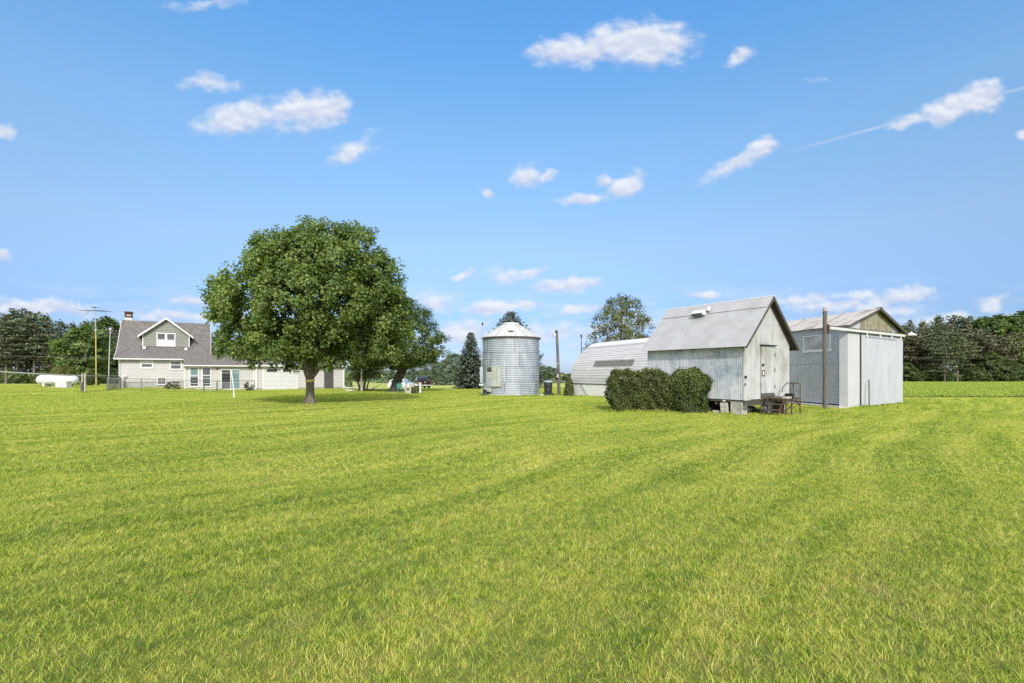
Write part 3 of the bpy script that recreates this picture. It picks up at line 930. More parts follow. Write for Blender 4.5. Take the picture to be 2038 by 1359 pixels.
for i in range(24):
    a0, a1 = tp[i], tp[i + 1]
    tb.quad((a0[0], a0[1], a0[2]), (a1[0], a1[1], a1[2]), (a1[0] * 1.01, a1[1] * 1.01, a1[2] + .11), (a0[0] * 1.01, a0[1] * 1.01, a0[2] + .11))
tb.tube([(.13, -.235, .05), (.16, -.27, -.02), (.13, -.26, -.10)], [.03, .025, .008], 5)
t = tb.build('yellow_ribbon', MT['tape'])
t.location = (MX, MY, mz + 1.22)
tag(t, 'yellow ribbon tied round the trunk of the big maple', 'ribbon')

# the second, farther maple with a leaning trunk
TX, TY = rx(786) * 47, 47.0
tz = float(g(TX, TY))
tree2 = thing('shade_tree', 'spreading shade tree with a dark leaning trunk beside the white car', 'tree', (TX, TY, tz))
prof = [(9.1, .5, 1.2), (8.7, 2.0, 2.3), (7.9, 3.2, 3.3), (6.8, 4.2, 4.1), (5.6, 5.0, 4.7), (4.6, 5.2, 5.1), (3.9, 5.0, 5.3), (3.3, 4.6, 4.6), (2.9, 4.0, 3.0), (2.5, 3.6, .5)]
la, cen = broad_crown(np.random.default_rng(9), prof, 600, 52, .20, (.54, .46), .2, .09, .2, .07)
leaf_obj('crown', *la, MT['maple2'], tree2)
r2 = np.random.default_rng(3)
b = MB()
b.tube([(-.15, 0, -.15), (-.05, 0, .1), (.1, 0, .7), (.45, 0, 1.6), (.95, 0, 2.5)], [.75, .52, .45, .42, .42], 12)
for e in [(2.9, -.3, 3.9), (1.6, .6, 5.2), (.2, .2, 4.8), (-1.9, 0, 4.2), (3.9, .5, 4.3)]:
    (pts, rad), = limbs_to(r2, (.7, 0, 2.1), [e], .24, .06)
    b.tube(pts, rad, 7)
for c in cen[r2.choice(len(cen), 22, replace=False)]:
    (pts, rad), = limbs_to(r2, (1.0, .1, 3.4), [Vector(c) * .95], .07, .05)
    b.tube(pts, rad, 5)
b.build('trunk', MT['bark_dark'], tree2, smooth=60)

# airy olive-leaved tree behind the round-roofed barn
AX, AY = rx(1236) * 52, 52.0
az_ = float(g(AX, AY))
airy = thing('airy_tree', 'airy olive green tree with gaps of sky behind the round-roofed barn', 'tree', (AX, AY, az_))
prof = [(10.2, .4, .5), (9.7, 1.4, 1.5), (9.0, 2.1, 2.3), (8.0, 2.9, 2.9), (7.0, 3.5, 3.2), (6.0, 3.5, 3.3), (5.0, 3.2, 3.2), (4.0, 3.2, 3.3), (3.2, 2.5, 2.5)]
r3 = np.random.default_rng(21)
la, cen = broad_crown(r3, prof, 400, 27, .19, (.52, .42), .38, .18, .5, .10)
leaf_obj('crown', *la, MT['birch'], airy)
b = MB()
b.tube([(0, 0, -.1), (.05, 0, 2.5), (-.05, 0, 5), (.1, 0, 8.5), (.1, 0, 10)], [.28, .22, .16, .07, .02], 8)
for c in cen[r3.choice(len(cen), 60, replace=False)]:
    (pts, rad), = limbs_to(r3, (0, 0, max(1.8, c[2] - r3.uniform(.6, 2.0))), [Vector(c)], .05, .05)
    b.tube(pts, rad, 5)
b.build('trunk', MT['bark_pale'], airy, smooth=60)


# ------------------------------------------------------------------ conifers
def spruce(name, label, loc, H, Rb, m, seed, dens=1.0, group=None):
    r = np.random.default_rng(seed)
    root = thing(name, label, 'tree', loc, r.uniform(0, 6), group)
    Cs, Ns, Ds, Ss, Vs = [], [], [], [], []
    z = .25
    tb = MB()
    tb.tube([(0, 0, -.1), (0, 0, H * .5), (0, 0, H * .97)], [Rb * .09, Rb * .055, .015], 8)
    while z < H * .985:
        f = 1 - z / H
        rad = Rb * (f ** .66) * r.uniform(.92, 1.1) + .05
        nb = int((7 + 9 * f) * dens)
        ph = r.uniform(0, 6.28)
        for k in range(nb):
            an = ph + 6.283 * k / nb + r.normal(0, .12)
            L = rad * r.uniform(.78, 1.12)
            dirv = np.array([math.cos(an), math.sin(an), 0])
            zt = L * (.28 * (1 - f) - .16 * f)          # tips lift aloft, droop below
            tb.tube([(0, 0, z), tuple(dirv * L * .8 + np.array([0, 0, z + zt * .8]))], [.02, .006], 4, cap=False)
            nc = max(6, int(L * 14))
            tt = r.uniform(.18, 1.0, nc) ** .8
            sag = -.18 * L * np.sin(tt * 3.1) + zt * tt
            side = np.array([-dirv[1], dirv[0], 0])
            sp = (r.normal(0, .16, nc) * L * (1.05 - tt * .6))[:, None] * side
            Cn = dirv * (tt * L)[:, None] + sp
            Cn[:, 2] += z + sag + r.normal(0, .03, nc)
            Cs.append(Cn)
            Ns.append(np.array([0, 0, 1.0]) + dirv * .35 + rnd_unit(r, nc) * .6)
            Ds.append(dirv + side * r.normal(0, .6, nc)[:, None] + np.array([0, 0, -.35]))
            Ss.append(r.uniform(.28, .48, nc) * (.65 + .35 * f))
            Vs.append(np.clip(tt * .55 + r.normal(.1, .14, nc), 0, 1))
        z += r.uniform(.17, .25) * (.65 + .5 * f)
    leaf_obj('crown', np.concatenate(Cs), np.concatenate(Ns), np.concatenate(Ds), np.concatenate(Ss), np.concatenate(Vs), m, root, .5, .1)
    tb.build('trunk', MT['bark_dark'], root, smooth=60)
    return root


def at_ground(px, Y):
    v = G(px, Y)
    return (v.x, v.y, v.z - .02)


spruce('blue_spruce', 'blue grey spruce with branches to the ground beside the grain bin', at_ground(937, 57.5), 6.9, 2.1, MT['spruce'], 2, 1.1)
spruce('blue_spruce', 'tall spruce whose tip rises behind the roof of the grain bin', at_ground(1017, 62), 10.0, 5.2, MT['spruce'], 4, 1.1)


def pine(seed, H, bare, spread, m, name, label, loc, rotz=0, group=None, flat=True):
    r = np.random.default_rng(seed)
    root = thing(name, label, 'tree', loc, rotz, group)
    Cs, Ns, Ds, Ss, Vs = [], [], [], [], []
    tb = MB()
    lean = r.normal(0, .02, 2) * H
    tb.tube([(0, 0, -.2), (lean[0] * .3, lean[1] * .3, H * .4), (lean[0], lean[1], H * .96)], [H * .017, H * .012, .03], 7)
    z = H * bare
    while z < H * .99:
        t = (z / H - bare) / (1 - bare)
        prof_ = (.72 + .55 * math.sin(min(t * 1.25, 1) * math.pi * .62)) * (1 - t ** 2.6) + .10
        nb = int(r.integers(4, 8))
        ph = r.uniform(0, 6.28)
        for k in range(nb):
            an = ph + 6.283 * k / nb + r.normal(0, .25)
            L = spread * prof_ * r.uniform(.45, 1.15)
            if L < .25: L = .25
            d = np.array([math.cos(an), math.sin(an), 0])
            lift = L * (r.uniform(-.05, .12) + .45 * t ** 2)
            cx = np.array([lean[0], lean[1], 0]) * (z / H)
            tb.tube([tuple(cx + [0, 0, z]), tuple(cx + d * L * .9 + np.array([0, 0, z + lift]))], [.05 + .03 * (1 - t), .012], 4, cap=False)
            side = np.array([-d[1], d[0], 0])
            nc = max(8, int(L * 15))
            tt = r.uniform(.22, 1.05, nc)
            Cn = cx + d * (tt * L)[:, None] + side * (r.normal(0, .17, nc) * L)[:, None]
            Cn[:, 2] += z + lift * tt + r.normal(0, .10 if flat else .25, nc) + .12 * np.sin(tt * 9 + k)
            Cs.append(Cn)
            Ns.append(np.array([0, 0, 1.0]) + d * .3 + rnd_unit(r, nc) * .75)
            Ds.append(d * .8 + rnd_unit(r, nc) * .8 + np.array([0, 0, .3 * t]))
            Ss.append(r.uniform(.32, .62, nc))
            Vs.append(np.clip(r.normal(.45, .18, nc) + .1 * (tt - .5), 0, 1))
        z += r.uniform(.045, .075) * H * (1 - .35 * t)
    for k in range(8):                              # bare dead twigs below the crown
        an, zz, L = r.uniform(0, 6.28), H * r.uniform(.12, max(bare, .14)), r.uniform(.5, 1.6)
        tb.tube([(0, 0, zz), (math.cos(an) * L, math.sin(an) * L, zz + r.uniform(-.2, .1))], [.025, .008], 4, cap=False)
    leaf_obj('crown', np.concatenate(Cs), np.concatenate(Ns), np.concatenate(Ds), np.concatenate(Ss), np.concatenate(Vs), m, root, .5, .12)
    tb.build('trunk', MT['bark'], root, smooth=60)
    return root


def decid(seed, H, Rr, m, name, label, loc, rotz=0, group=None, low=.12, ncl=170, nleaf=34, size=.34):
    r = np.random.default_rng(seed)
    root = thing(name, label, 'tree', loc, rotz, group)
    prof = [(H, .1, .1), (H * .95, Rr * .42, Rr * .42), (H * .84, Rr * .75, Rr * .75), (H * .66, Rr, Rr * .95), (H * .45, Rr * .98, Rr), (H * .28, Rr * .85, Rr * .85), (H * low, Rr * .6, Rr * .6)]
    la, cen = broad_crown(r, prof, ncl, nleaf, size, (Rr * .22, Rr * .15), .25, .16, .4, .06)
    leaf_obj('crown', *la, m, root)
    b = MB()
    b.tube([(0, 0, -.2), (.1, 0, H * .3), (0, .1, H * .6), (0, 0, H * .9)], [H * .022, H * .017, H * .01, .02], 7)
    for c in cen[r.choice(len(cen), 14, replace=False)]:
        (pts, rad), = limbs_to(r, (0, 0, H * .25 + r.uniform(0, .2) * H), [Vector(c)], H * .008, .05)
        b.tube(pts, rad, 4)
    b.build('trunk', MT['bark_dark'], root, smooth=60)
    return root


def top_h(px, py, Y):
    """tree height that reaches photo row py at distance Y"""
    x = rx(px) * Y
    return CH + (HY - py) / F * Y - float(g(x, Y))


SRC = {}


def place(kind, px, py, Y, label=None, group=None, wide=1.0, rot=None):
    """a copy of one of the tree kinds, scaled to reach photo row py"""
    root, H = SRC[kind]
    h = top_h(px, py, Y)
    s = h / H
    v = at_ground(px, Y)
    return copy_tree(root, v, random.uniform(0, 6.28) if rot is None else rot, (s * wide, s * wide, s), label)


def source(kind, maker, H, *args, **kw):
    SRC[kind] = (maker(*args, **kw), H)


# the wood behind the white tank: pines with a few broadleaf trees. One tree of each kind is made, the rest are copies.
GW = 'trees of the wood behind the tank and the house'
LP = {'pine_a': 'dark flat-branched pine with a bare lower trunk in the wood behind the white tank',
      'pine_b': 'ragged brownish pine in the wood behind the white tank and the house',
      'pine_c': 'tall dense dark green pine in the wood behind the white tank and the house',
      'leafy': 'mid green leafy tree in the wood behind the white tank and the house'}
RP = {'pine_a': 'dark flat-branched pine at the edge of the bright crop field',
      'pine_b': 'ragged brownish pine in the wood beyond the bright crop field',
      'pine_c': 'tall dense dark green pine in the wood beyond the bright crop field',
      'leafy': 'mid green leafy tree in the wood beyond the bright crop field'}


def first(kind, px, py, Y, label, group, H, maker, **kw):
    r = maker(label=label, loc=at_ground(px, Y), group=group, H=H, **kw)
    SRC[kind] = (r, H)
    s = top_h(px, py, Y) / H
    r.scale = (s, s, s)
    return r


def again(kind, px, py, Y, label, group, wide=1.0):
    o = place(kind, px, py, Y, label, None, wide)
    o['group'] = group
    return o


first('pine_a', 34, 614, 74, LP['pine_a'], GW, 12.0, pine, seed=31, bare=.36, spread=3.3, m=MT['pine'], name='pine_tree')
first('pine_b', 8, 622, 80, LP['pine_b'], GW, 12.0, pine, seed=32, bare=.25, spread=2.9, m=MT['pine_brown'], name='pine_tree')
first('pine_c', 92, 628, 86, LP['pine_c'], GW, 12.0, pine, seed=33, bare=.16, spread=2.7, m=MT['pine'], name='pine_tree', flat=False)
first('leafy', 214, 634, 78, LP['leafy'], GW, 9.0, decid, seed=34, Rr=3.2, m=MT['decid'], name='leafy_tree')
WOOD_L = [('pine_a', 68, 620, 72), ('pine_a', 12, 640, 70), ('pine_b', 52, 632, 84), ('pine_c', 120, 640, 90), ('pine_b', 104, 680, 73), ('pine_c', 145, 644, 92),
          ('pine_c', 172, 640, 92), ('pine_a', 198, 634, 90), ('pine_b', 232, 646, 88), ('pine_c', 22, 634, 92), ('leafy', 188, 660, 76),
          ('pine_c', 255, 662, 90), ('pine_a', 285, 655, 92), ('pine_c', 318, 660, 95), ('leafy', 350, 668, 88), ('pine_b', 380, 662, 90), ('pine_c', 412, 662, 88),
          ('pine_c', 432, 658, 84), ('leafy', 450, 674, 82), ('pine_b', 470, 668, 86), ('pine_c', 495, 672, 88), ('leafy', 525, 690, 84), ('pine_c', 560, 684, 92), ('leafy', 600, 690, 92), ('leafy', 645, 696, 96),
          ('pine_a', -30, 612, 76), ('pine_c', -60, 616, 80), ('leafy', -100, 630, 78), ('pine_b', -150, 620, 82), ('pine_c', 60, 660, 94), ('leafy', 130, 672, 84), ('pine_c', -5, 650, 95)]
for (k, px, py, Y) in WOOD_L:
    again(k, px, py, Y, LP[k], GW)
lt = decid(seed=40, H=7.5, Rr=2.6, m=MT['decid_light'], name='leafy_tree', label='light green broadleaf tree standing before the dark pines near the yellow mast', loc=at_ground(163, 66))
s = top_h(163, 651, 66) / 7.5
lt.scale = (s * 1.15, s * 1.15, s)
SRC['light'] = (lt, 7.5)

# right-hand wood beyond the crop field
GR = 'trees of the wood beyond the crop field'
WOOD_R = [('pine_a', 1862, 648, 128, 1.1), ('pine_a', 1905, 662, 124, 1.15), ('pine_b', 1822, 662, 128, 1.2), ('pine_b', 1845, 650, 136, 1.0), ('pine_c', 1836, 640, 140, .9), ('pine_c', 1866, 629, 142, .85),
          ('pine_a', 1897, 628, 142, 1.0), ('pine_a', 1922, 630, 140, 1.0), ('pine_b', 1935, 652, 132, 1.1), ('pine_b', 1960, 660, 128, 1.1), ('leafy', 1955, 634, 138, 1.0), ('leafy', 1985, 630, 136, 1.0), ('pine_b', 1988, 668, 127, 1.1),
          ('leafy', 2012, 632, 136, 1.0), ('pine_b', 2015, 660, 128, 1.0), ('leafy', 2034, 622, 134, 1.0), ('pine_c', 2052, 626, 138, 1.0), ('pine_b', 2045, 660, 128, 1.0), ('leafy', 2078, 622, 134, 1.1),
          ('pine_c', 1800, 648, 142, 1.0), ('pine_b', 1790, 664, 130, 1.1), ('pine_c', 1775, 650, 140, 1.0), ('leafy', 1750, 660, 140, 1.0), ('pine_c', 1720, 655, 142, 1.0), ('pine_a', 1690, 660, 140, 1.0), ('leafy', 1660, 668, 142, 1.0),
          ('leafy', 1852, 728, 124, 1.5), ('leafy', 1802, 722, 124, 1.4), ('leafy', 1972, 700, 125, .8), ('leafy', 1880, 735, 123.5, 1.6), ('leafy', 2005, 716, 124, 1.2), ('leafy', 2040, 712, 125, 1.3), ('leafy', 1938, 730, 124, 1.5), ('leafy', 1826, 738, 123, 1.6),
          ('pine_c', 2110, 625, 138, 1.0), ('leafy', 2140, 630, 136, 1.1)]
LOWR = 'low leafy growth at the foot of the wood beyond the bright crop field'
for (k, px, py, Y, w) in WOOD_R:
    again(k, px, py, Y, LOWR if py > 698 else RP[k], GR, w)
wp_ = pine(seed=51, H=15.5, bare=.12, spread=4.4, m=MT['pine'], name='white_pine', label='big pine with wide level branches standing forward at the edge of the crop field', loc=at_ground(1880, 121))
s = top_h(1878, 643, 121) / 15.5
wp_.scale = (s, s, s)
sp_ = spruce('spruce_tree', 'narrow pointed spruce just right of the tall shed roof', at_ground(1811, 132), 14.0, 3.2, MT['pine'], 17, .8)
s = top_h(1811, 634, 132) / 14.0
sp_.scale = (s, s, s)
lt2 = copy_tree(lt, at_ground(1999, 131), 1.0, None, 'yellow green broadleaf crown bright among the dark trees beyond the crop field')
s = top_h(1999, 646, 131) / 7.5
lt2.scale = (s * .9, s * .9, s)

# pale far trees in the middle distance
GM = 'hazy far trees beyond the driveway'
far_a = decid(seed=60, H=8.0, Rr=3.6, m=MT['decid_haze_tint'], name='far_tree', label='hazy green far tree beyond the driveway and the cars', loc=at_ground(862, 118), group=GM, low=.05)
SRC['far'] = (far_a, 8.0)
s = top_h(862, 719, 118) / 8.0
far_a.scale = (s, s, s)
for (px, py, Y) in [(700, 728, 122), (722, 722, 120), (744, 730, 122), (768, 724, 118), (790, 730, 122), (812, 728, 116), (836, 722, 120), (886, 718, 116), (905, 706, 124), (922, 712, 120), (845, 735, 108), (880, 736, 108),
                    (675, 726, 122), (655, 722, 120), (630, 724, 122), (945, 715, 124), (970, 722, 124), (1000, 726, 124), (1040, 728, 126)]:
    again('far', px, py, Y, 'hazy green far tree beyond the driveway and the cars', GM, 1.25)
GB = 'far trees between the grain bin and the round-roofed barn'
for i, (px, py, Y) in enumerate([(1068, 727, 150), (1080, 729, 150), (1092, 730, 152), (1103, 733, 150), (1118, 742, 154), (1130, 744, 152), (1142, 741, 154), (1160, 744, 156), (1060, 728, 156), (1180, 738, 156), (1210, 736, 156), (1245, 735, 158), (1280, 735, 158)]):
    again('far', px, py, Y, 'small far tree seen past the utility pole beside the grain bin', GB, 1.3 if py < 740 else 1.6)
# trees standing past the frame edge on the horizon, so that the land never ends bare
for (px, Y) in [(1320, 160), (1380, 165), (1440, 160), (1500, 165), (1560, 160), (1610, 160), (560, 130), (590, 128), (610, 130)]:
    again('far', px, 722, Y, 'far tree on the horizon behind the sheds and the garage', 'far trees on the horizon behind the buildings', 1.6)


# undergrowth that closes the foot of the woods
def undergrowth(name, x0, x1, Yf, n, h, m, label, seed):
    r = np.random.default_rng(seed)
    px = r.uniform(x0, x1, n)
    Y = Yf + np.abs(r.normal(0, 4, n))
    x = (px - CX) / F * Y
    top = h * (.45 + .55 * np.sin(px * .13) ** 2 * np.abs(np.sin(px * .041 + 1)))
    z = g(x, Y) + r.random(n) * top
    leaf_obj(name, np.stack([x, Y, z], 1), rnd_unit(r, n) + np.array([0, -.3, .7]), rnd_unit(r, n), r.uniform(.3, .6, n), np.clip(r.normal(.42, .2, n), 0, 1), m)
    return tag(bpy.data.objects[name], label, 'undergrowth', kind='stuff')


undergrowth('undergrowth', -150, 700, 71, 9000, 2.6, MT['decid'], 'dark green undergrowth along the foot of the wood behind the tank', 71)
undergrowth('field_edge_undergrowth', 1640, 2150, 124, 9000, 3.4, MT['decid'], 'dark undergrowth along the far edge of the crop field', 72)
undergrowth('far_undergrowth', 560, 1330, 106, 4500, 1.2, MT['decid_haze_tint'], 'low hazy growth at the foot of the far trees', 73)
undergrowth('wood_backing', 1640, 2150, 133, 7000, 6.0, MT['pine'], 'dark leafy depth between the trunks beyond the crop field', 74)

# ------------------------------------------------------------------ the buildings
TH = R(33.1)
UX, UY = math.cos(TH), math.sin(TH)


class Frame:
    """local axes of a building: s to the right along its front, q away behind it; px helpers solve photo points onto planes of constant q"""
    def __init__(self, x, y, th=TH):
        self.x, self.y, self.th = x, y, th
        self.c, self.s_ = math.cos(th), math.sin(th)

    def S(self, px, q=0.0):
        r = rx(px)
        X, Y = self.x - self.s_ * q, self.y + self.c * q
        return (r * Y - X) / (self.c - self.s_ * r)

    def Yw(self, s, q):
        return self.y + self.s_ * s + self.c * q

    def Z(self, py, s, q):
        return CH + (HY - py) / F * self.Yw(s, q)

    def Q(self, px, s=0.0):
        r = rx(px)
        X, Y = self.x + self.c * s, self.y + self.s_ * s
        return (X - r * Y) / (r * self.c + self.s_)

    def rect(self, x0, y0, x1, y1, q):
        s0, s1 = self.S(x0, q), self.S(x1, q)
        m = (s0 + s1) / 2
        return s0, s1, self.Z(y1, m, q), self.Z(y0, m, q)


def window(parent, s0, s1, z0, z1, q, fw=.09, pr=.05, panes=((0, 0, 1, 1, 'glass'),), bars=(), name='window', label=None, fm='white'):
    """window standing in the plane q, seen from smaller q; panes in fractions of the opening"""
    b = MB()
    y0, y1 = q - pr, q + .02
    b.box(s0, s0 + fw, y0, y1, z0, z1).box(s1 - fw, s1, y0, y1, z0, z1)
    b.box(s0 + fw, s1 - fw, y0, y1, z1 - fw, z1).box(s0 + fw, s1 - fw, y0, y1, z0, z0 + fw)
    b.box(s0 - .03, s1 + .03, y0 - .025, y0 + .02, z0 - .035, z0 - .001)
    a0, a1, c0, c1 = s0 + fw, s1 - fw, z0 + fw, z1 - fw
    for (o, t, w) in bars:          # ('h' or 'v', fraction, width)
        if o == 'h':
            zz = c0 + (c1 - c0) * t
            b.box(a0, a1, y0 + .004, y1, zz - w / 2, zz + w / 2)
        else:
            ss = a0 + (a1 - a0) * t
            b.box(ss - w / 2, ss + w / 2, y0 + .006, y1, c0, c1)
    w = b.build(name, MT[fm], parent, label=label)
    for (u0, v0, u1, v1, m) in panes:
        MB().box(a0 + (a1 - a0) * u0, a0 + (a1 - a0) * u1, q - .025, q - .018, c0 + (c1 - c0) * v0, c0 + (c1 - c0) * v1).build('pane' if m != 'blind' else 'blind', MT[m], w)
    return w


# ---- the house
HX, HY0 = rx(237) * 46.0, 46.0
H = Frame(HX, HY0)
house = thing('farmhouse', 'cream sided house with a steep brown shingle roof, grey dormer and attached garage', 'house', (HX, HY0, 0), TH)
WL = 7.15
ROOF = [(-.35, 3.10), (1.6, 4.0), (3.4, 5.62), (5.0, 7.2)]


def slab(b, prof, s0, s1, t=.12):
    """roof slab along s from a (q, z) profile"""
    poly = list(prof) + [(q, z - t) for q, z in reversed(prof)]
    return b.prism(poly, lambda u, v, d: (d, u, v), s0, s1)


front = lambda q: (lambda x, d, z: (x, q - d, z))
b = MB()
b.lap(.78, 3.16, lambda z: (0, WL), front(0))
b.quad((0, 0, .78), (0, 10, .78), (0, 10, 3.3), (0, 8.4, 4.0), (0, 6.6, 5.55), (0, 5, 7.1), (0, 3.4, 5.55), (0, 1.6, 3.95), (0, 0, 3.2))
b.quad((WL, 0, .78), (WL, 0, 3.2), (WL, 1.6, 3.95), (WL, 3.4, 5.55), (WL, 5, 7.1), (WL, 6.6, 5.55), (WL, 8.4, 3.95), (WL, 10, 3.2), (WL, 10, .78))
b.quad((0, 10, .78), (WL, 10, .78), (WL, 10, 3.3), (0, 10, 3.3))
b.build('wall', MT['siding'], house)
MB().box(.04, WL - .04, .04, 9.96, -.5, .78).build('foundation', MT['concrete'], house)
MB().box(-.01, .09, -.03, .06, .78, 3.1).box(-.02, -.004, -.02, .10, .78, 3.1).build('corner_board', MT['white'], house)
rb = MB()
mir = [(10 - q, z) for q, z in reversed(ROOF[:-1])]
slab(rb, [ROOF[0]] + ROOF[1:] + mir, -.35, 5.15)
cat_prof = [(-1.75, 2.47), (-.35, 3.10)] + ROOF[1:] + mir
slab(rb, cat_prof, 5.15, 7.5)
roof = rb.build('roof', MT['shingle'], house)
# white rake boards, fascia and gutters
tr = MB()
for s in (-.39, 7.5):
    pr_ = ([ROOF[0]] if s < 0 else [(-1.75, 2.47), (-.35, 3.10)]) + ROOF[1:] + mir
    poly = [(q, z - .02) for q, z in pr_] + [(q, z - .17) for q, z in reversed(pr_)]
    tr.prism(poly, lambda u, v, d: (d, u, v), s, s + .035)
tr.build('rake_board', MT['white'], house)
gt = MB().box(-.38, 5.12, -.47, -.36, 2.95, 3.07)
gt.build('gutter', MT['white'], house)
MB().box(5.12, 11.25, -1.87, -1.76, 2.32, 2.44).build('gutter', MT['white'], house)
MB().tube([(.02, -.42, 2.97), (.02, -.25, 2.8), (.02, -.06, 2.6), (.02, -.06, .5), (.02, -.4, .22)], .045, 6).build('downspout', MT['white'], house)
# chimney at the left end of the ridge
s0, s1 = -.12, .5
cz = H.Z(621, 0, 5)
MB().box(s0, s1, 5.15, 5.75, 6.4, cz - .55).build('chimney', MT['lead'], house, label='pale lower band of the chimney')
ch = MB().box(s0, s1, 5.15, 5.75, cz - .55, cz).build('chimney', MT['brick'], house, label='dark red brick chimney top')
MB().box(s0 - .04, s1 + .04, 5.11, 5.79, cz, cz + .09).build('chimney_cap', MT['trim_dark'], ch)
MB().box(s0 + .15, s1 - .1, 5.135, 5.152, cz - .36, cz - .26).build('chimney_patch', MT['white_dirty'], ch)

# dormer
dq = 2.0
ds0, ds1 = H.S(283.5, dq), H.S(377, dq)
dzb, dzt = H.Z(689.5, (ds0 + ds1) / 2, dq), H.Z(665, (ds0 + ds1) / 2, dq)
dm = H.S(331, dq)
dza = H.Z(634.5, dm, dq)
slope = (dza - dzt) / (dm - ds0)
dormer = MB()
dormer.lap(dzb, dza - .02, lambda z: (ds0, ds1) if z <= dzt else (dm - (dza - z) / (dza - dzt) * (dm - ds0), dm + (dza - z) / (dza - dzt) * (ds1 - dm)), front(dq))
dormer.quad((ds0, dq, dzb - .3), (ds0, dq + 2.6, dzb + .2), (ds0, dq + 2.6, dzt), (ds0, dq, dzt)).quad((ds1, dq, dzb - .3), (ds1, dq, dzt), (ds1, dq + 2.6, dzt), (ds1, dq + 2.6, dzb + .2))
dob = dormer.build('dormer', MT['siding_grey'], house, label='grey sided gabled dormer')
ov = .33
dr = MB()
e0 = (ds0 - ov, dzt - slope * ov)
e1 = (ds1 + ov, dzt - (dza - dzt) / (ds1 - dm) * ov)
poly = [(e0[0], e0[1] + .03), (dm, dza + .10), (e1[0], e1[1] + .03), (e1[0], e1[1] - .05), (dm, dza + .02), (e0[0], e0[1] - .05)]
dr.prism(poly, lambda u, v, d: (u, d, v), dq - .3, dq + 3.2)
dr.build('dormer_roof', MT['shingle'], dob)
db = MB()
poly = [(e0[0] - .03, e0[1] + .05), (dm, dza + .13), (e1[0] + .03, e1[1] + .05), (e1[0] + .03, e1[1] - .16), (dm, dza - .08), (e0[0] - .03, e0[1] - .16)]
db.prism(poly, lambda u, v, d: (u, d, v), dq - .345, dq - .303)
db.box(ds0 - .02, ds0 + .07, dq - .03, dq + .05, dzb, dzt).box(ds1 - .07, ds1 + .02, dq - .03, dq + .05, dzb, dzt)
db.box(e0[0] - .03, e0[0] + .02, dq - .30, dq + 1.2, e0[1] - .1, e0[1] + .02).box(e1[0] - .02, e1[0] + .03, dq - .30, dq + 1.2, e1[1] - .1, e1[1] + .02)
db.build('dormer_trim', MT['white'], dob)
MB().box(H.S(284, 1.7), H.S(290.5, 1.7), 1.55, 1.95, dzb - .32, dzb - .06).build('roof_outlet', MT['white'], house)
MB().box(H.S(367, 1.7), H.S(373, 1.7), 1.55, 1.95, dzb - .36, dzb - .10).build('roof_outlet', MT['white'], house)
s0, s1, z0, z1 = H.rect(311.5, 662.5, 349.3, 688.8, dq)
window(house, s0, s1, z0, z1, dq, .1, .06, ((0, .5, .44, 1, 'glass'), (0, 0, .44, .5, 'blind'), (.56, .45, 1, 1, 'glass'), (.56, 0, 1, .45, 'blind')), (('v', .5, .2), ('h', .5, .03)))
# ground floor windows
s0, s1, z0, z1 = H.rect(278.5, 715.5, 306, 733, 0)
window(house, s0, s1, z0, z1, 0, .15, .05, ((0, .5, 1, 1, 'blind'), (0, 0, 1, .5, 'glass')), (('h', .5, .03),))
s0, s1, z0, z1 = H.rect(337.3, 716.8, 362.5, 736, 0)
window(house, s0, s1, z0, z1, 0, .13, .05, ((0, .5, 1, 1, 'glass'), (0, 0, 1, .5, 'glass')), (('h', .52, .07),))
s0, s1, z0, z1 = H.rect(312.5, 750.5, 331, 765.5, 0)
window(house, s0, s1, z0, z1, 0, .07, .05, ((0, 0, 1, 1, 'screen'),), (('h', .5, .02), ('v', .5, .02)), name='basement_window')
MB().box(H.S(340, 0), H.S(357, 0), -.03, .03, .66, .75).build('foundation_vent', MT['trim_dark'], house)
vx = H.S(244, -.3)
MB().tube([(vx, -.3, -.1), (vx, -.3, 1.25), (vx + .05, -.3, 1.42), (vx + .16, -.3, 1.46), (vx + .22, -.3, 1.36)], .06, 8).build('vent_pipe', MT['white'], house, smooth=50)

# sunroom
q1 = -1.4
a0, a1 = 5.2, H.S(509, q1)
b = MB()
b.lap(-.05, 2.36, lambda z: (a0, a1 + .4), front(q1))
b.quad((a0, q1, -.3), (a0, 0, -.3), (a0, 0, 3.0), (a0, q1, 2.4))
b.box(a0, a1 + .3, q1 + .01, q1 + .1, -.5, -.04)
b.build('sunroom_wall', MT['siding'], house)
b = MB()
slab(b, [(-1.75, 2.465), (.6, 3.52), (3.0, 2.45)], 7.5, a1 + .3)
b.build('sunroom_roof', MT['shingle'], house)
MB().box(5.1, a1 + .1, q1 - .3, q1, 2.31, 2.36).build('soffit', MT['white'], house)
MB().box(a0 - .02, a0 + .1, q1 - .03, q1 + .05, -.05, 2.32).build('corner_board', MT['white'], house)
MB().box(a1 - .25, a1 - .13, q1 - .03, q1 + .02, -.05, 2.3).build('corner_board', MT['white'], house)
for (x0, x1) in ((376.2, 396.8), (400.8, 421)):
    s0, s1, z0, z1 = H.rect(x0, 729.5, x1, 770, q1)
    window(house, s0, s1, z0, z1, q1, .12, .05, ((0, .55, 1, 1, 'glass_sky_tint' if x0 < 390 else 'glass'), (0, .12, 1, .55, 'glass'), (0, 0, 1, .12, 'glass_dark')), (('h', .58, .08), ('h', .42 if x0 > 390 else .5, .05), ('h', .12, .05)), label='tall double-hung sunroom window')
s0, s1, z0, z1 = H.rect(439.5, 735, 478.5, 775, q1)
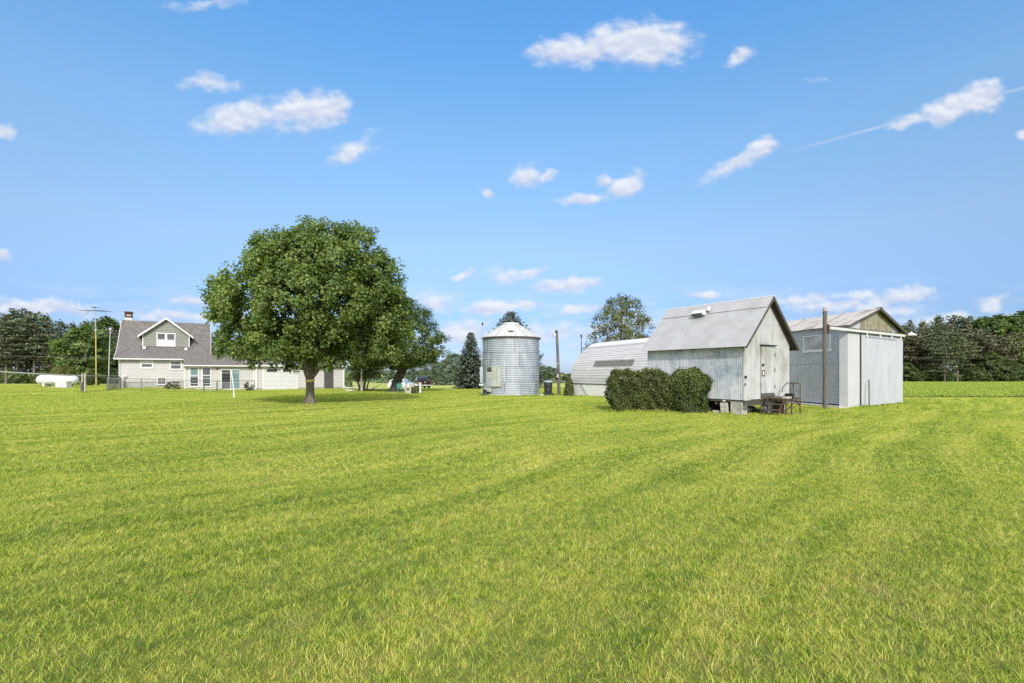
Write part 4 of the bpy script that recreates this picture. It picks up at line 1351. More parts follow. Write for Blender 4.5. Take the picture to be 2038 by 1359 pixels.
window(house, s0, s1, z0, z1, q1, .08, .06, ((0, .33, .47, 1, 'glass_dark'), (0, 0, .47, .33, 'screen'), (.53, 0, 1, 1, 'glass_sky_tint')), (('v', .5, .07), ('h', .86, .03), ('h', .33, .03)), name='sliding_door', label='sliding patio door, one leaf dark and one painted a reflected blue')
ls = H.S(432, q1)
lz = H.Z(734, ls, q1)
MB().box(ls - .05, ls + .05, q1 - .06, q1, lz - .1, lz + .06).box(ls - .03, ls + .15, q1 - .14, q1 - .05, lz + .0, lz + .07).build('wall_lamp', MT['trim_dark'], house)

# garage
q2 = -1.9
g0, g1 = H.S(509, q2), H.S(684, q2)
gz0, gz1 = -.16, 2.5
b = MB()
b.lap(gz0 + .17, gz1 + .02, lambda z: (g0, g1), front(q2))
b.lap(gz0 + .17, gz1 + .02, lambda z: (-5.0, -q2), lambda x, d, z: (g1 + d, -x, z))
b.quad((g1, q2, gz1), (g1, 5.0, gz1), (g1, 1.5, 3.48))
b.quad((g0, q2, gz0), (g0, 5, gz0), (g0, 5, gz1), (g0, 1.5, 3.48), (g0, q2, gz1)).quad((g0, 5, gz0), (g1, 5, gz0), (g1, 5, gz1), (g0, 5, gz1))
b.build('garage_wall', MT['siding'], house)
MB().box(g0 + .02, g1 - .02, q2 + .02, 4.98, -.6, gz0 + .17).build('garage_foundation', MT['concrete'], house)
b = MB()
slab(b, [(q2 - .4, gz1 - .02), (1.5, 3.55), (5.4, gz1 - .02)], g0 - .3, g1 + .3)
b.build('garage_roof', MT['shingle'], house)
MB().box(g0 - .3, g1 + .3, q2 - .46, q2 - .41, gz1 - .16, gz1 - .01).box(g0 - .28, g1 + .28, q2 - .40, q2, gz1 - .165, gz1 - .145).build('fascia', MT['white'], house)
MB().box(g0 - .04, g0 + .09, q2 - .03, q2 + .05, gz0, gz1 - .1).build('corner_board', MT['white'], house)
MB().box(g1 - .09, g1 + .04, q2 - .03, q2 + .05, gz0, gz1 - .1).build('corner_board', MT['white'], house)
s0, s1, z0, z1 = H.rect(525, 733, 590, 777.5, q2)
z0 = gz0 - .02
gd = MB()
nseg = 5
for i in range(nseg):
    za, zb = z0 + (z1 - z0) * i / nseg, z0 + (z1 - z0) * (i + 1) / nseg
    gd.box(s0, s1, q2 - .035, q2 - .016, za + .012, zb - .012)
gd.box(s0, s1, q2 - .022, q2 - .005, z0, z1)
gdo = gd.build('garage_door', MT['white_dirty'], house, label='white sectional garage door with two dark panes')
for (x0, x1) in ((531, 552), (563, 580)):
    w0, w1 = H.S(x0, q2), H.S(x1, q2)
    MB().box(w0, w1, q2 - .05, q2 - .034, z1 - .37, z1 - .10).build('pane', MT['glass_dark'], gdo)
MB().box(s0 - .13, s0 - .005, q2 - .05, q2 + .01, z0, z1 + .12).box(s1 + .005, s1 + .13, q2 - .05, q2 + .01, z0, z1 + .12).box(s0 - .004, s1 + .004, q2 - .05, q2 + .01, z1 + .004, z1 + .12).build('door_frame', MT['white'], house)
s0, s1, z0, z1 = H.rect(645, 732.5, 663.5, 775.5, q2)
dd = MB().box(s0, s1, q2 - .04, q2 - .002, gz0 - .05, z1).build('side_door', MT['door_dark'], house, label='plain dark grey door')
MB().box(s1 - .12, s1 - .06, q2 - .075, q2 - .038, gz0 + .9, gz0 + 1.0).build('handle', MT['chrome'], dd)
MB().tube([(g1 + .05, q2 - .42, gz1 - .1), (g1 + .05, q2 - .2, gz1 - .3), (g1 + .03, q2 - .06, gz1 - .4), (g1 + .03, q2 - .06, gz0 + .3), (g1 + .1, q2 - .3, gz0 + .08), (g1 + .4, q2 - .9, gz0 + .02)], .045, 6).build('downspout', MT['white'], house)
MB().tube([(g0 + .12, q2 - .42, gz1 - .1), (g0 + .12, q2 - .08, gz1 - .35), (g0 + .12, q2 - .08, gz0 + .3), (g0 - .1, q2 - .4, gz0 + .05), (g0 - .5, q2 - .6, gz0 + .02)], .04, 6).build('downspout', MT['white'], house)

# ---- small white metal shed on blocks, nearest
S1X, S1Y = 9.17, 18.9
A = Frame(S1X, S1Y)
SL, SW = 4.85, 3.48
zb, ze, zr = .66, 3.06, 4.86
mid = 1.74
shed = thing('block_shed', 'small white metal shed raised on concrete blocks with a steep pale roof', 'shed', (S1X, S1Y, 0), TH)
b = MB()
b.corr((0, SL, zb - .03), (0, 0, zb - .03), (0, SL, ze - .02), (0, 0, ze - .02), (-1, 0, 0), .076, .0035)
b.build('side_wall', MT['alu_wall'], shed, label='streaked grey corrugated long wall')
MB().corr((SW, 0, zb), (SW, SL, zb), (SW, 0, ze), (SW, SL, ze), (1, 0, 0), .076, .009).build('side_wall', MT['alu_wall'], shed)
# gable of tall flat sheets with open seams
b = MB()
seams = [0.0, A.S(1494.5, 0), A.S(1513, 0), A.S(1524, 0), A.S(1537.5, 0), A.S(1550.5, 0), A.S(1563, 0), SW]


def gz(s):
    return ze + (zr - ze) * (1 - abs(s - mid) / mid) - .05


zseam = 3.72
dS0, dS1, dZ0, dZ1 = A.S(1513.2, 0), A.S(1540.3, 0), .875, 2.84
b.box(.0, SW, .012, .03, zb, ze)
for i in range(len(seams) - 1):
    a, c = seams[i] + .004, seams[i + 1] - .004
    d = -.003 - .004 * (i % 3)
    lo = zb - .05 + .05 * (i % 2) * .6

    def panel(p0, p1, zl0, zl1, off):
        # polygon clipped by the gable outline
        xs = [p0] + ([mid] if p0 < mid < p1 else []) + [p1]
        if zl1 is None:
            top = [(x, gz(x)) for x in xs]
        else:
            top = [(x, min(zl1, gz(x))) for x in np.linspace(p0, p1, 9)]
        pts_ = [(p0, zl0), (p1, zl0)] + [t for t in reversed(top)]
        pts_ = [p for p in pts_ if p[1] >= zl0 - 1e-6]
        if len(pts_) >= 3:
            b.prism(pts_, lambda u, v, dd_: (u, dd_, v), off, off + .012)
    panel(a, c, lo, min(zseam, 9), d)
    xs = np.linspace(a, c, 5)
    if max(gz(x) for x in xs) > zseam + .03:
        lo2 = zseam + .006
        aa, cc = a, c
        while gz(aa) < lo2 + .01: aa += .02
        while gz(cc) < lo2 + .01: cc -= .02
        if cc - aa > .03:
            panel(aa, cc, lo2, None, d - .004)
b.quad((0, .02, ze), (SW, .02, ze), (mid, .02, zr - .06))
b.build('gable_wall', MT['white_sheet'], shed, label='chalky white gable of tall flat sheets')
MB().quad((0, SL, zb), (SW, SL, zb), (SW, SL, ze), (mid, SL, zr), (0, SL, ze)).build('back_wall', MT['alu_wall'], shed)
b = MB().box(-.01, .05, -.022, .04, zb - .03, ze)
b.build('corner_strip', MT['white_sheet'], shed)
# roof
o0, o1 = -.284, SL + .2
zeave = 2.745
sl_ = Vector((mid + .3, 0, zr - zeave)).normalized()
b = MB()
nL = Vector((-sl_.z, 0, sl_.x))
le0, le1 = (-.3, o0, zeave), (-.3, o1, zeave)
k1 = .80
mL0 = Vector(le0).lerp(Vector((mid, o0, zr)), k1)
mL1 = Vector(le1).lerp(Vector((mid, o1, zr)), k1)
b.corr(le1, le0, mL1, mL0, nL, .09, .0028)
up_ = nL * .022
b.corr(mL1 + up_ - sl_ * .07, mL0 + up_ - sl_ * .07, Vector((mid, o1, zr)) + up_, Vector((mid, o0, zr)) + up_, nL, .09, .0028)
sr_ = Vector((SW + .3 - mid, 0, -(zr - zeave))).normalized()
nR = Vector((-sr_.z, 0, sr_.x))
b.corr((SW + .3, o0, zeave), (SW + .3, o1, zeave), (mid, o0, zr), (mid, o1, zr), nR, .09, .008)
sroof = b.build('roof', MT['old_roof'], shed, label='pale weathered corrugated roof')
b = MB()
b.tube([(mid, o0 - .02, zr + .015), (mid, o1, zr + .015)], .035, 6)
b.build('ridge_cap', MT['white_dirty'], sroof)
b = MB()
for (p, q_, nn) in (((-.3, zeave), (mid, zr), nL), ((SW + .3, zeave), (mid, zr), nR)):
    off = Vector((0, 0, -.03))
    for yy in (o0 + .02, -.06):
        b.bar(Vector((p[0], yy, p[1])) - nn * .06, Vector((q_[0], yy, q_[1])) - nn * .06, .035, .09)
    # boarded underside of the overhang
    b.add([Vector((p[0], o0 + .01, p[1])) - nn * .022, Vector((q_[0], o0 + .01, q_[1])) - nn * .022, Vector((q_[0], 0, q_[1])) - nn * .022, Vector((p[0], 0, p[1])) - nn * .022], [(0, 1, 2, 3)])
b.add([Vector((SW + .3, o0, zeave)) - nR * .02, Vector((SW, o0, ze)) - nR * .02, Vector((SW, SL, ze)) - nR * .02, Vector((SW + .3, SL, zeave)) - nR * .02], [(0, 1, 2, 3)])
b.box(SW + .22, SW + .26, o0, o1, zeave - .07, zeave + .0)
b.build('rake_board', MT['wood_dark'], shed)
# roof vent
rv = A.Q(1405, mid - .38)
vz = zr - .52
b = MB()
b.prism([(-.22, 0), (.20, 0), (.20, .19), (.02, .26), (-.22, .10)], lambda u, v, d: (mid - .5 + u, d, vz + v), 2.55, 3.2)
vent = b.build('roof_vent', MT['white_dirty'], shed)
MB().box(mid - .735, mid - .722, 2.6, 3.15, vz + .0, vz + .085).build('vent_mouth', MT['trim_dark'], vent)
MB().tube([(mid - .47, 2.47, vz + .18), (mid - .40, 2.44, vz + .35)], .085, 10).build('vent_pipe', MT['white'], vent, smooth=50)
# door
b = MB().box(dS0 + .02, dS1 - .02, -.045, -.018, dZ0, dZ1 - .03)
door = b.build('door', MT['white_sheet'], shed, label='chalky white door with two latches')
MB().box(dS0, dS1, -.0175, -.0155, zb + .0, dZ1 + .0).box(dS0 + .0, dS1, -.06, -.015, zb - .02, dZ0 - .09).build('door_opening', MT['wood_dark'], shed)
MB().box(dS0 + .03, dS1 - .03, -.05, -.02, dZ0 - .085, dZ0 - .03).build('threshold', MT['wood_grey'], shed)
MB().box(dS0 - .06, dS1 + .06, -.12, -.01, dZ1 + .0, dZ1 + .03).build('drip_ledge', MT['green_plinth'], shed)
MB().box(dS1 - .29, dS1 - .05, -.052, -.043, dZ1 - .42, dZ1 - .05).build('door_patch', MT['galv_door'], door)
MB().box(dS0 + .03, dS0 + .16, -.07, -.04, 1.98, 2.05).box(dS0 + .06, dS0 + .24, -.06, -.04, 2.06, 2.09).build('latch', MT['black'], door)
b = MB().box(dS0 + .04, dS0 + .06, -.07, -.04, 1.58, 1.82).box(dS0 + .19, dS0 + .21, -.07, -.04, 1.58, 1.82).box(dS0 + .06, dS0 + .19, -.07, -.04, 1.58, 1.61).box(dS0 + .06, dS0 + .19, -.07, -.04, 1.79, 1.82)
b.build('latch', MT['rust'], door)
MB().box(dS0 + .075, dS0 + .175, -.066, -.04, 1.62, 1.78).build('latch_plate', MT['white'], door)
for z_ in (1.05, 1.75, 2.4):
    MB().box(dS1 - .035, dS1 - .005, -.062, -.042, z_, z_ + .16).build('hinge', MT['black'], door)
MB().box(.02, .12, -.07, -.022, 1.49, 1.60).build('socket_box', MT['black'], shed)
MB().box(.03, .075, -.05, -.022, 1.19, 1.31).build('socket_box', MT['black'], shed)
# floor frame
b = MB()
b.box(.02, SW - .02, .03, SL - .02, zb - .13, zb - .035)
for q_ in (.05, 1.2, 2.4, 3.6, SL - .15):
    b.box(.05, SW - .05, q_, q_ + .09, zb - .27, zb - .13)
b.build('floor_frame', MT['wood_dark'], shed)

# ---- tall white corrugated shed with a sliding door (its plan is not square)
S2X, S2Y = 16.2, 23.1
B = Frame(S2X, S2Y)
shed2 = thing('tall_shed', 'tall white corrugated shed with a sliding front door and rust-streaked roof', 'shed', (S2X, S2Y, 0), TH)
W2, D2 = 6.6, 7.6
bk = Vector((-.156 * UX + .988 * UY, .156 * UY + .988 * UX, 0))     # side direction in local axes (u, w)
bz = float(g(S2X, S2Y)) + .02
ze2, zr2, m2 = 4.02, 5.02, 3.42


def L2(s, t, z):
    return Vector((s, 0, z)) + bk * t


nS = Vector((-bk.y, bk.x, 0))
t0w, t1w = .9, 2.75
wz0, wz1 = 2.92, 3.62
b = MB()
seam = 2.2
b.corr(L2(0, D2, bz + .12), L2(0, 0, bz + .12), L2(0, D2, seam), L2(0, 0, seam), nS, .18, .016)
b.corr(L2(0, D2, seam - .03) + nS * .012, L2(0, 0, seam - .03) + nS * .012, L2(0, D2, ze2), L2(0, 0, ze2), nS, .18, .016)
b.build('side_wall', MT['white_corr'], shed2)
MB().corr(L2(W2, 0, bz), L2(W2, D2, bz), L2(W2, 0, ze2), L2(W2, D2, ze2), -nS, .18, .016).build('side_wall', MT['white_corr'], shed2)
b = MB()
b.corr((0, 0, bz), (W2, 0, bz), (0, 0, 3.9), (W2, 0, 3.9), (0, -1, 0), .18, .02)
gs0, gs1 = B.S(1711, 0), B.S(1775, 0)


def gz2(s):
    return ze2 + (zr2 - ze2) * (1 - abs(s - m2) / (m2 if s < m2 else W2 - m2)) - .03


b.corr((0.02, .0, 3.88), (gs0, .0, 3.88), (0.02, .0, gz2(0.02)), (gs0, .0, gz2(gs0)), (0, -1, 0), .18, .02)
b.corr((gs1, .0, 3.88), (W2 - .02, .0, 3.88), (gs1, .0, gz2(gs1)), (W2 - .02, .0, gz2(W2 - .02)), (0, -1, 0), .18, .02)
b.build('gable_wall', MT['white_corr'], shed2)
MB().prism([(gs0, 3.86), (gs1, 3.86), (gs1, gz2(gs1)), (m2, gz2(m2)), (gs0, gz2(gs0))], lambda u, v, d: (u, d, v), -.03, .005).build('gable_panel', MT['plywood'], shed2, label='mouldy brown plywood in the gable')
MB().quad(L2(0, D2, bz), L2(W2, D2, bz), L2(W2, D2, ze2), L2(m2, D2, zr2), L2(0, D2, ze2)).build('back_wall', MT['white_corr'], shed2)
p0, p1 = -.05, B.S(1708, 0)
MB().box(p0, p1 - .01, -.07, -.02, bz - .05, 3.62).build('front_panel', MT['white_wall'], shed2, label='flat white panel beside the sliding door')
MB().box(-.055, -.03, -.06, .3, bz - .05, 3.6).build('corner_strip', MT['white_wall'], shed2)
b = MB()
b.corr((p1 + .06, -.10, bz + .02), (W2 + .02, -.10, bz + .02), (p1 + .06, -.10, 3.60), (W2 + .02, -.10, 3.60), (0, -1, 0), .20, .020)
b.box(p1 + .06, W2 + .02, -.085, -.06, bz + .03, 3.58)
sd = b.build('sliding_door', MT['white_corr'], shed2, label='corrugated sliding door')
for k in (.12, .42, .7, .93):
    ss = p1 + (W2 - p1) * k
    MB().box(ss - .05, ss + .05, -.16, -.115, 3.52, 3.74).build('door_hanger', MT['white'], sd)
MB().bar((p1 + 1.0, -.125, 3.545), (W2 - .9, -.125, 3.52), .02, .07).build('door_rail', MT['galv'], sd)
MB().box(p1 + .01, p1 + .05, -.12, -.02, bz - .02, 3.65).build('door_edge', MT['trim_dark'], shed2)
tk = MB()
tk.box(-2.1, W2 + .05, -.20, -.06, 3.70, 3.82)
tk.build('door_track', MT['white_dirty'], shed2, label='long white door track running out to the post')
MB().box(-2.1, W2 + .05, -.19, -.05, 3.83, 3.87).box(W2 - .1, W2 + .12, -.21, -.05, 3.60, 3.695).build('track_cover', MT['wood_dark'], shed2)
MB().tube([(p1 + .35, -.34, bz - .1), (p1 + .42, -.30, bz + 1.35)], .025, 6).build('door_stop', MT['rust'], shed2)
# window in the side wall
b = MB()
fr = lambda t, z, o: L2(0, t, z) + nS * o
for (ta, tb_, za, zb_) in ((t0w, t0w + .08, wz0, wz1), (t1w - .06, t1w, wz0, wz1), (t0w, t1w, wz1, wz1 + .05), (t0w - .05, t1w + .05, wz0 - .14, wz0)):
    vs = [fr(ta, za, .012), fr(tb_, za, .012), fr(tb_, zb_, .012), fr(ta, zb_, .012), fr(ta, za, .05), fr(tb_, za, .05), fr(tb_, zb_, .05), fr(ta, zb_, .05)]
    b.add(vs, [(0, 1, 2, 3), (7, 6, 5, 4), (0, 4, 5, 1), (1, 5, 6, 2), (2, 6, 7, 3), (3, 7, 4, 0)])
w2 = b.build('window', MT['white'], shed2)
t_mid = t0w + .45
b = MB()
vs = [fr(t_mid, wz0, .03), fr(t1w - .06, wz0, .03), fr(t1w - .06, wz1, .03), fr(t_mid, wz1, .03)]
b.add(vs, [(0, 1, 2, 3)])
b.build('pane', surf('frosted_plastic', [(.3, (.20, .19, .205)), (.5, (.36, .35, .37)), (.7, (.56, .56, .58))], 1.1, rough=.35), w2)
b = MB()
vs = [fr(t0w + .08, wz0, .03), fr(t_mid, wz0, .03), fr(t_mid, wz1, .03), fr(t0w + .08, wz1, .03)]
b.add(vs, [(0, 1, 2, 3)])
b.build('shutter', MT['white_corr'], w2)
# roof
b = MB()
ovs, ovf, ovb = .22, .30, .2
zeL = ze2 - (zr2 - ze2) / m2 * ovs
zeR = ze2 - (zr2 - ze2) / (W2 - m2) * (ovs + .15)
sl2 = Vector((m2 + ovs, 0, zr2 - zeL)).normalized()
nL2 = Vector((-sl2.z, 0, sl2.x))
b.corr(L2(-ovs, D2 + ovb, zeL + .04), L2(-ovs, -ovf, zeL + .04), L2(m2, D2 + ovb, zr2 + .04), L2(m2, -ovf, zr2 + .04), nL2, .10, .022)
sr2 = Vector((W2 + ovs + .15 - m2, 0, -(zr2 - zeR))).normalized()
nR2 = Vector((-sr2.z, 0, sr2.x))
b.corr(L2(W2 + ovs + .15, -ovf, zeR + .04), L2(W2 + ovs + .15, D2 + ovb, zeR + .04), L2(m2, -ovf, zr2 + .04), L2(m2, D2 + ovb, zr2 + .04), nR2, .10, .022)
r2o = b.build('roof', MT['rust_roof'], shed2, label='rust-streaked corrugated roof')
b = MB()
b.bar(L2(W2 + ovs + .15, -ovf + .03, zeR - .05), L2(m2, -ovf + .03, zr2 - .04), .05, .14)
b.bar(L2(-ovs, -ovf + .06, zeL - .03), L2(m2, -ovf + .06, zr2 - .03), .03, .045)
b.bar(L2(m2, -ovf, zr2 + .05), L2(m2, -ovf + .25, zr2 + .05), .12, .06)
b.add([L2(W2 + ovs + .15, -ovf, zeR - .0), L2(m2, -ovf, zr2 - .0), L2(m2, 0, zr2 - .0), L2(W2 + ovs + .15, 0, zeR - .0)], [(0, 1, 2, 3)])
b.build('rake_board', MT['wood_dark'], shed2)
# yard lamp under the right eave
lz = CH + (HY - 667) / F * (S2Y + UY * 7.0)
lp = MB()
lp.lathe([(.05, .17), (.08, .12), (.26, .02), (.30, -.02), (.26, -.02)], (W2 + .62, -.28, lz), 16)
lo = lp.build('yard_lamp', MT['white'], shed2, smooth=40)
MB().tube([(W2 + .62, -.28, lz + .12), (W2 + .35, -.24, lz + .16), (W2 + .1, -.2, lz + .16)], .02, 6).build('lamp_arm', MT['rust'], lo)
# concrete plinth along the side wall
b = MB()
b.add([L2(0, D2, 0) + nS * .5 + Vector((0, 0, bz + .06)), L2(0, -.1, 0) + nS * .5 + Vector((0, 0, bz + .06)), L2(.1, -.1, 0) + Vector((0, 0, bz + .06)), L2(.1, D2, 0) + Vector((0, 0, bz + .06)),
       L2(0, D2, 0) + nS * .55 + Vector((0, 0, bz - .3)), L2(0, -.1, 0) + nS * .55 + Vector((0, 0, bz - .3)), L2(.1, -.1, 0) + Vector((0, 0, bz - .3)), L2(.1, D2, 0) + Vector((0, 0, bz - .3))],
      [(0, 1, 2, 3), (0, 4, 5, 1), (1, 5, 6, 2), (3, 7, 4, 0)])
b.build('concrete_ledge', MT['concrete_pale'], shed2)

# ---- round-roofed barn
QX, QY = 4.63, 37.0
barn = thing('round_roof_barn', 'low barn with a curved roof of pale boards over a white base wall', 'barn', (QX, QY, 0), TH)
QW, QLn = 5.6, 11.0
arc = [(0, .89), (.02, 1.45), (.2, 2.06), (.5, 2.62), (.92, 3.08), (1.45, 3.46), (1.92, 3.72), (2.4, 3.92), (2.8, 4.0)]
arc = arc + [(QW - s, z) for s, z in reversed(arc[:-1])]
tilt = .018


def Lq(s, t, z):
    return Vector((s, -t, z + tilt * t * max(0, (z - .9)) / 3))


# curved roof laid in lapped boards
b = MB()
dens_ = []
acc = 0
fine = []
for i in range(len(arc) - 1):
    for k in range(6):
        t = k / 6
        fine.append((arc[i][0] + (arc[i + 1][0] - arc[i][0]) * t, arc[i][1] + (arc[i + 1][1] - arc[i][1]) * t))
fine.append(arc[-1])
cum = [0]
for i in range(1, len(fine)):
    cum.append(cum[-1] + math.dist(fine[i], fine[i - 1]))


def arc_at(d):
    s = float(np.interp(d, cum, [p[0] for p in fine])); z = float(np.interp(d, cum, [p[1] for p in fine]))
    return s, z


tot = cum[-1]
nb = 46
for i in range(nb):
    d0, d1 = tot * i / nb, tot * (i + 1) / nb
    p0_, p1_ = arc_at(d0), arc_at(d1)
    left = (i + .5) < nb / 2
    lo, hi = (p0_, p1_) if left else (p1_, p0_)
    tx, tz_ = hi[0] - lo[0], hi[1] - lo[1]
    ln = math.hypot(tx, tz_)
    nx_, nz_ = (-tz_ / ln, tx / ln) if left else (tz_ / ln, -tx / ln)
    lip = .018 + .006 * ((i * 7) % 3)
    for (ta, tb_) in ((-.12, 5.2 + .7 * ((i * 5) % 4)), (5.2 + .7 * ((i * 5) % 4), QLn + .1)):
        L_ = lambda p, o, t: Lq(p[0] + nx_ * o, t, p[1] + nz_ * o)
        b.add([L_(lo, lip, ta), L_(lo, lip, tb_ - .006), L_(hi, .002, tb_ - .006), L_(hi, .002, ta), L_(lo, 0, ta), L_(lo, 0, tb_ - .006)],
              [(0, 1, 2, 3), (4, 5, 1, 0), (0, 3, 4)])
b.build('curved_roof', MT['board_roof'], barn)
b = MB()
b.prism([(s, z - .01) for s, z in arc] + [(QW, -.4), (0, -.4)], lambda u, v, d: Lq(u, d, v), 0, .06)
b.prism([(s, z - .01) for s, z in arc] + [(QW, -.4), (0, -.4)], lambda u, v, d: Lq(u, d, v), QLn - .1, QLn - .04)
b.build('end_wall', MT['white_dirty'], barn)
gq = float(g(QX, QY))
MB().box(.05, .25, -QLn, 0, gq - .5, .86).box(QW - .25, QW - .05, -QLn, 0, gq - .5, .86).build('base_wall', MT['white'], barn)
MB().box(.0, .05, -QLn, .02, .84, .905).build('sill_shadow_strip', MT['trim_dark'], barn)  # dark strip laid along the sill to stand for its shadow
b = MB()
b.prism([(1.75, 3.66), (2.2, 3.87), (2.8, 4.03), (3.4, 3.87), (3.4, 3.93), (2.8, 4.10), (2.2, 3.94), (1.75, 3.73)], lambda u, v, d: Lq(u, d, v), -.15, QLn)
b.build('ridge_cap', MT['white_dirty'], barn)
# long dark patch laid on the boards, standing for a dark opening
c0, c1 = 1.25, 1.72
b = MB()
for k in range(5):
    da, db_ = c0 + (c1 - c0) * k / 5, c0 + (c1 - c0) * (k + 1) / 5
    pa, pb = arc_at(da), arc_at(db_)
    n_ = (-(pb[1] - pa[1]), pb[0] - pa[0]); l_ = math.hypot(*n_); n_ = (n_[0] / l_ * .04, n_[1] / l_ * .04)
    b.add([Lq(pa[0] + n_[0], 2.2, pa[1] + n_[1]), Lq(pa[0] + n_[0], 6.0, pa[1] + n_[1]), Lq(pb[0] + n_[0], 6.05, pb[1] + n_[1]), Lq(pb[0] + n_[0], 2.2, pb[1] + n_[1])], [(0, 1, 2, 3)])
b.build('roof_opening_patch', MT['opening_dark'], barn, label='long dark patch standing for an opening low on the curved roof')
cpts = [(-.02, -1.0 - .1 * k, .85 - .105 * k + .02 * math.sin(k)) for k in range(11)]
MB().tube([(p[0] - .01, p[1], p[2]) for p in cpts], .018, 5).build('cable', MT['black'], barn)
MB().tube([(1.0, .02, 3.2), (1.0, .02, 4.6)], .03, 6).tube([(.85, .02, 4.45), (1.15, .02, 4.45)], .015, 5).box(.93, 1.07, -.02, .06, 4.5, 4.68).build('service_mast', MT['wood_dark'], barn)

# ---- grain bin
GBX, GBY, GBR = -.08, 38.3, 2.27
gbz = float(g(GBX, GBY))
binr = thing('grain_bin', 'round corrugated steel grain bin with a conical roof and electric boxes on its wall', 'grain bin', (GBX, GBY, gbz))
ztop = 4.50 - gbz
prof, z = [], .12
per = .1375
nrow = int((ztop - .12) / per * 8)
for i in range(nrow + 1):
    z = .12 + (ztop - .12) * i / nrow
    prof.append((GBR - .026 * (1 - math.cos(2 * math.pi * (z - .12) / per)) , z))
wb = MB()
wb.lathe(prof, (0, 0, 0), 96, cap=False)
wall = wb.build('bin_wall', MT['galv'], binr, smooth=70)
sb = MB()
for k, zz in enumerate((.12 + 1.1, .12 + 2.2, .12 + 3.3)):
    sb.lathe([(GBR + .002, zz - .03), (GBR + .010, zz - .02), (GBR + .010, zz + .02), (GBR + .002, zz + .03)], (0, 0, 0), 96, cap=False)
sb.build('sheet_joint', MT['galv'], wall, smooth=40)
vb = MB()
off = [0.35, -.15, .3, .12]
for k in range(4):
    for j in range(6):
        an = -math.pi / 2 + off[k] + j * math.pi / 3
        za, zb2 = .12 + 1.1 * k, .12 + 1.1 * (k + 1)
        for q_ in range(11):
            zz = za + .05 + q_ * .1
            if zz > ztop - .05: continue
            vb.obox((math.cos(an) * (GBR + .004), math.sin(an) * (GBR + .004), zz), (.02, .03, .045), Matrix.Rotation(an, 3, 'Z'))
for zz in (1.22, 2.32, 3.42):
    for q_ in range(72):
        an = q_ * math.pi / 36
        vb.obox((math.cos(an) * (GBR + .012), math.sin(an) * (GBR + .012), zz), (.014, .03, .03), Matrix.Rotation(an, 3, 'Z'))
vb.build('bolt_rows', MT['trim_dark'], wall)
rp = 18
b = MB()
zc = 5.52 - gbz
b.lathe([(GBR + .10, ztop - .06), (GBR + .10, ztop - .02), (.62, zc), (.60, zc - .03), (GBR + .05, ztop - .09)], (0, 0, 0), 54, cap=False)
groof = b.build('conical_roof', MT['galv_roof'], binr, smooth=25)
b = MB()
for k in range(rp):
    an = 2 * math.pi * (k + .5) / rp - math.pi / 2
    d = Vector((math.cos(an), math.sin(an), 0))
    b.bar(d * (GBR + .11) + Vector((0, 0, ztop + .0)), d * .64 + Vector((0, 0, zc + .02)), .035, .055)
b.build('roof_rib', MT['galv_door'], groof)  # darker steel colour stands in for the shadow along each rib
MB().lathe([(GBR + .105, ztop - .14), (GBR + .13, ztop - .10), (GBR + .13, ztop - .05), (GBR + .10, ztop - .045)], (0, 0, 0), 54, cap=False).build('eave_ring', MT['wood_dark'], groof)
cpz = MB()
cpz.lathe([(.60, zc - .05), (.66, zc - .02), (.70, zc + .04), (.62, zc + .12), (.35, zc + .18), (.02, zc + .20)], (0, 0, 0), 24)
cpz.build('roof_cap', MT['white_dirty'], groof, smooth=40)
# roof hatch box
b = MB()
hz = ztop + .42
b.prism([(-1.83, hz - .22), (-1.83, hz + .06), (-1.25, hz + .52), (-1.05, hz + .52), (-1.05, hz - .0)], lambda u, v, d: (d, u, v), -.24, .24)
hb = b.build('roof_hatch', MT['white'], binr)
MB().box(-.2, .2, -1.845, -1.828, hz - .20, hz + .0).build('hatch_mouth', MT['trim_dark'], hb)
MB().lathe([(GBR + .14, -.25), (GBR + .14, .10), (GBR + .02, .12)], (0, 0, 0), 48).build('concrete_base', MT['concrete_pale'], binr)


def bin_box(px0, py0, px1, py1, dep, name, m, parent=None, lab=None):
    """box fixed to the bin wall between photo columns"""
    Yf = GBY - GBR * .9
    a = rx((px0 + px1) / 2) * Yf - GBX
    an = -math.acos(max(-1, min(1, a / (GBR + .02))))
    w = (px1 - px0) / F * Yf
    z0, z1 = CH + (HY - py1) / F * Yf - gbz, CH + (HY - py0) / F * Yf - gbz
    b = MB()
    b.obox((math.cos(an) * (GBR + dep / 2 - .03), math.sin(an) * (GBR + dep / 2 - .03), (z0 + z1) / 2), (dep + .06, w / max(.45, abs(math.sin(an))), z1 - z0), Matrix.Rotation(an, 3, 'Z'))
    return b.build(name, m, parent or binr, label=lab), an


ox, an1 = bin_box(968.5, 729.5, 981, 769.5, .10, 'door_opening', MT['galv_door'], lab='open bin doorway with stacked inner boards')
bin_box(970, 730.5, 979.5, 740, .115, 'dark_gap', MT['wood_dark'], ox)
bin_box(971, 741, 979, 743, .13, 'inner_board', MT['white_dirty'], ox)
bin_box(971, 744, 979, 753.5, .125, 'inner_board', MT['galv_door'], ox)
bin_box(971, 756, 979, 767, .125, 'inner_board', MT['galv'], ox)
bin_box(981.5, 728.5, 989.5, 769.5, .13, 'door_leaf', MT['galv_door'], lab='grey green bin door folded open')
bin_box(990, 728.5, 997, 769.5, .11, 'door_leaf', MT['galv_door'], lab='grey green bin door folded open')
bin_box(967, 771.5, 977, 779.5, .22, 'electric_box', MT['galv_door'])
bin_box(966, 776, 972, 782, .3, 'fan_mouth', MT['black'])
pv = P(1006, 787, 35.55)
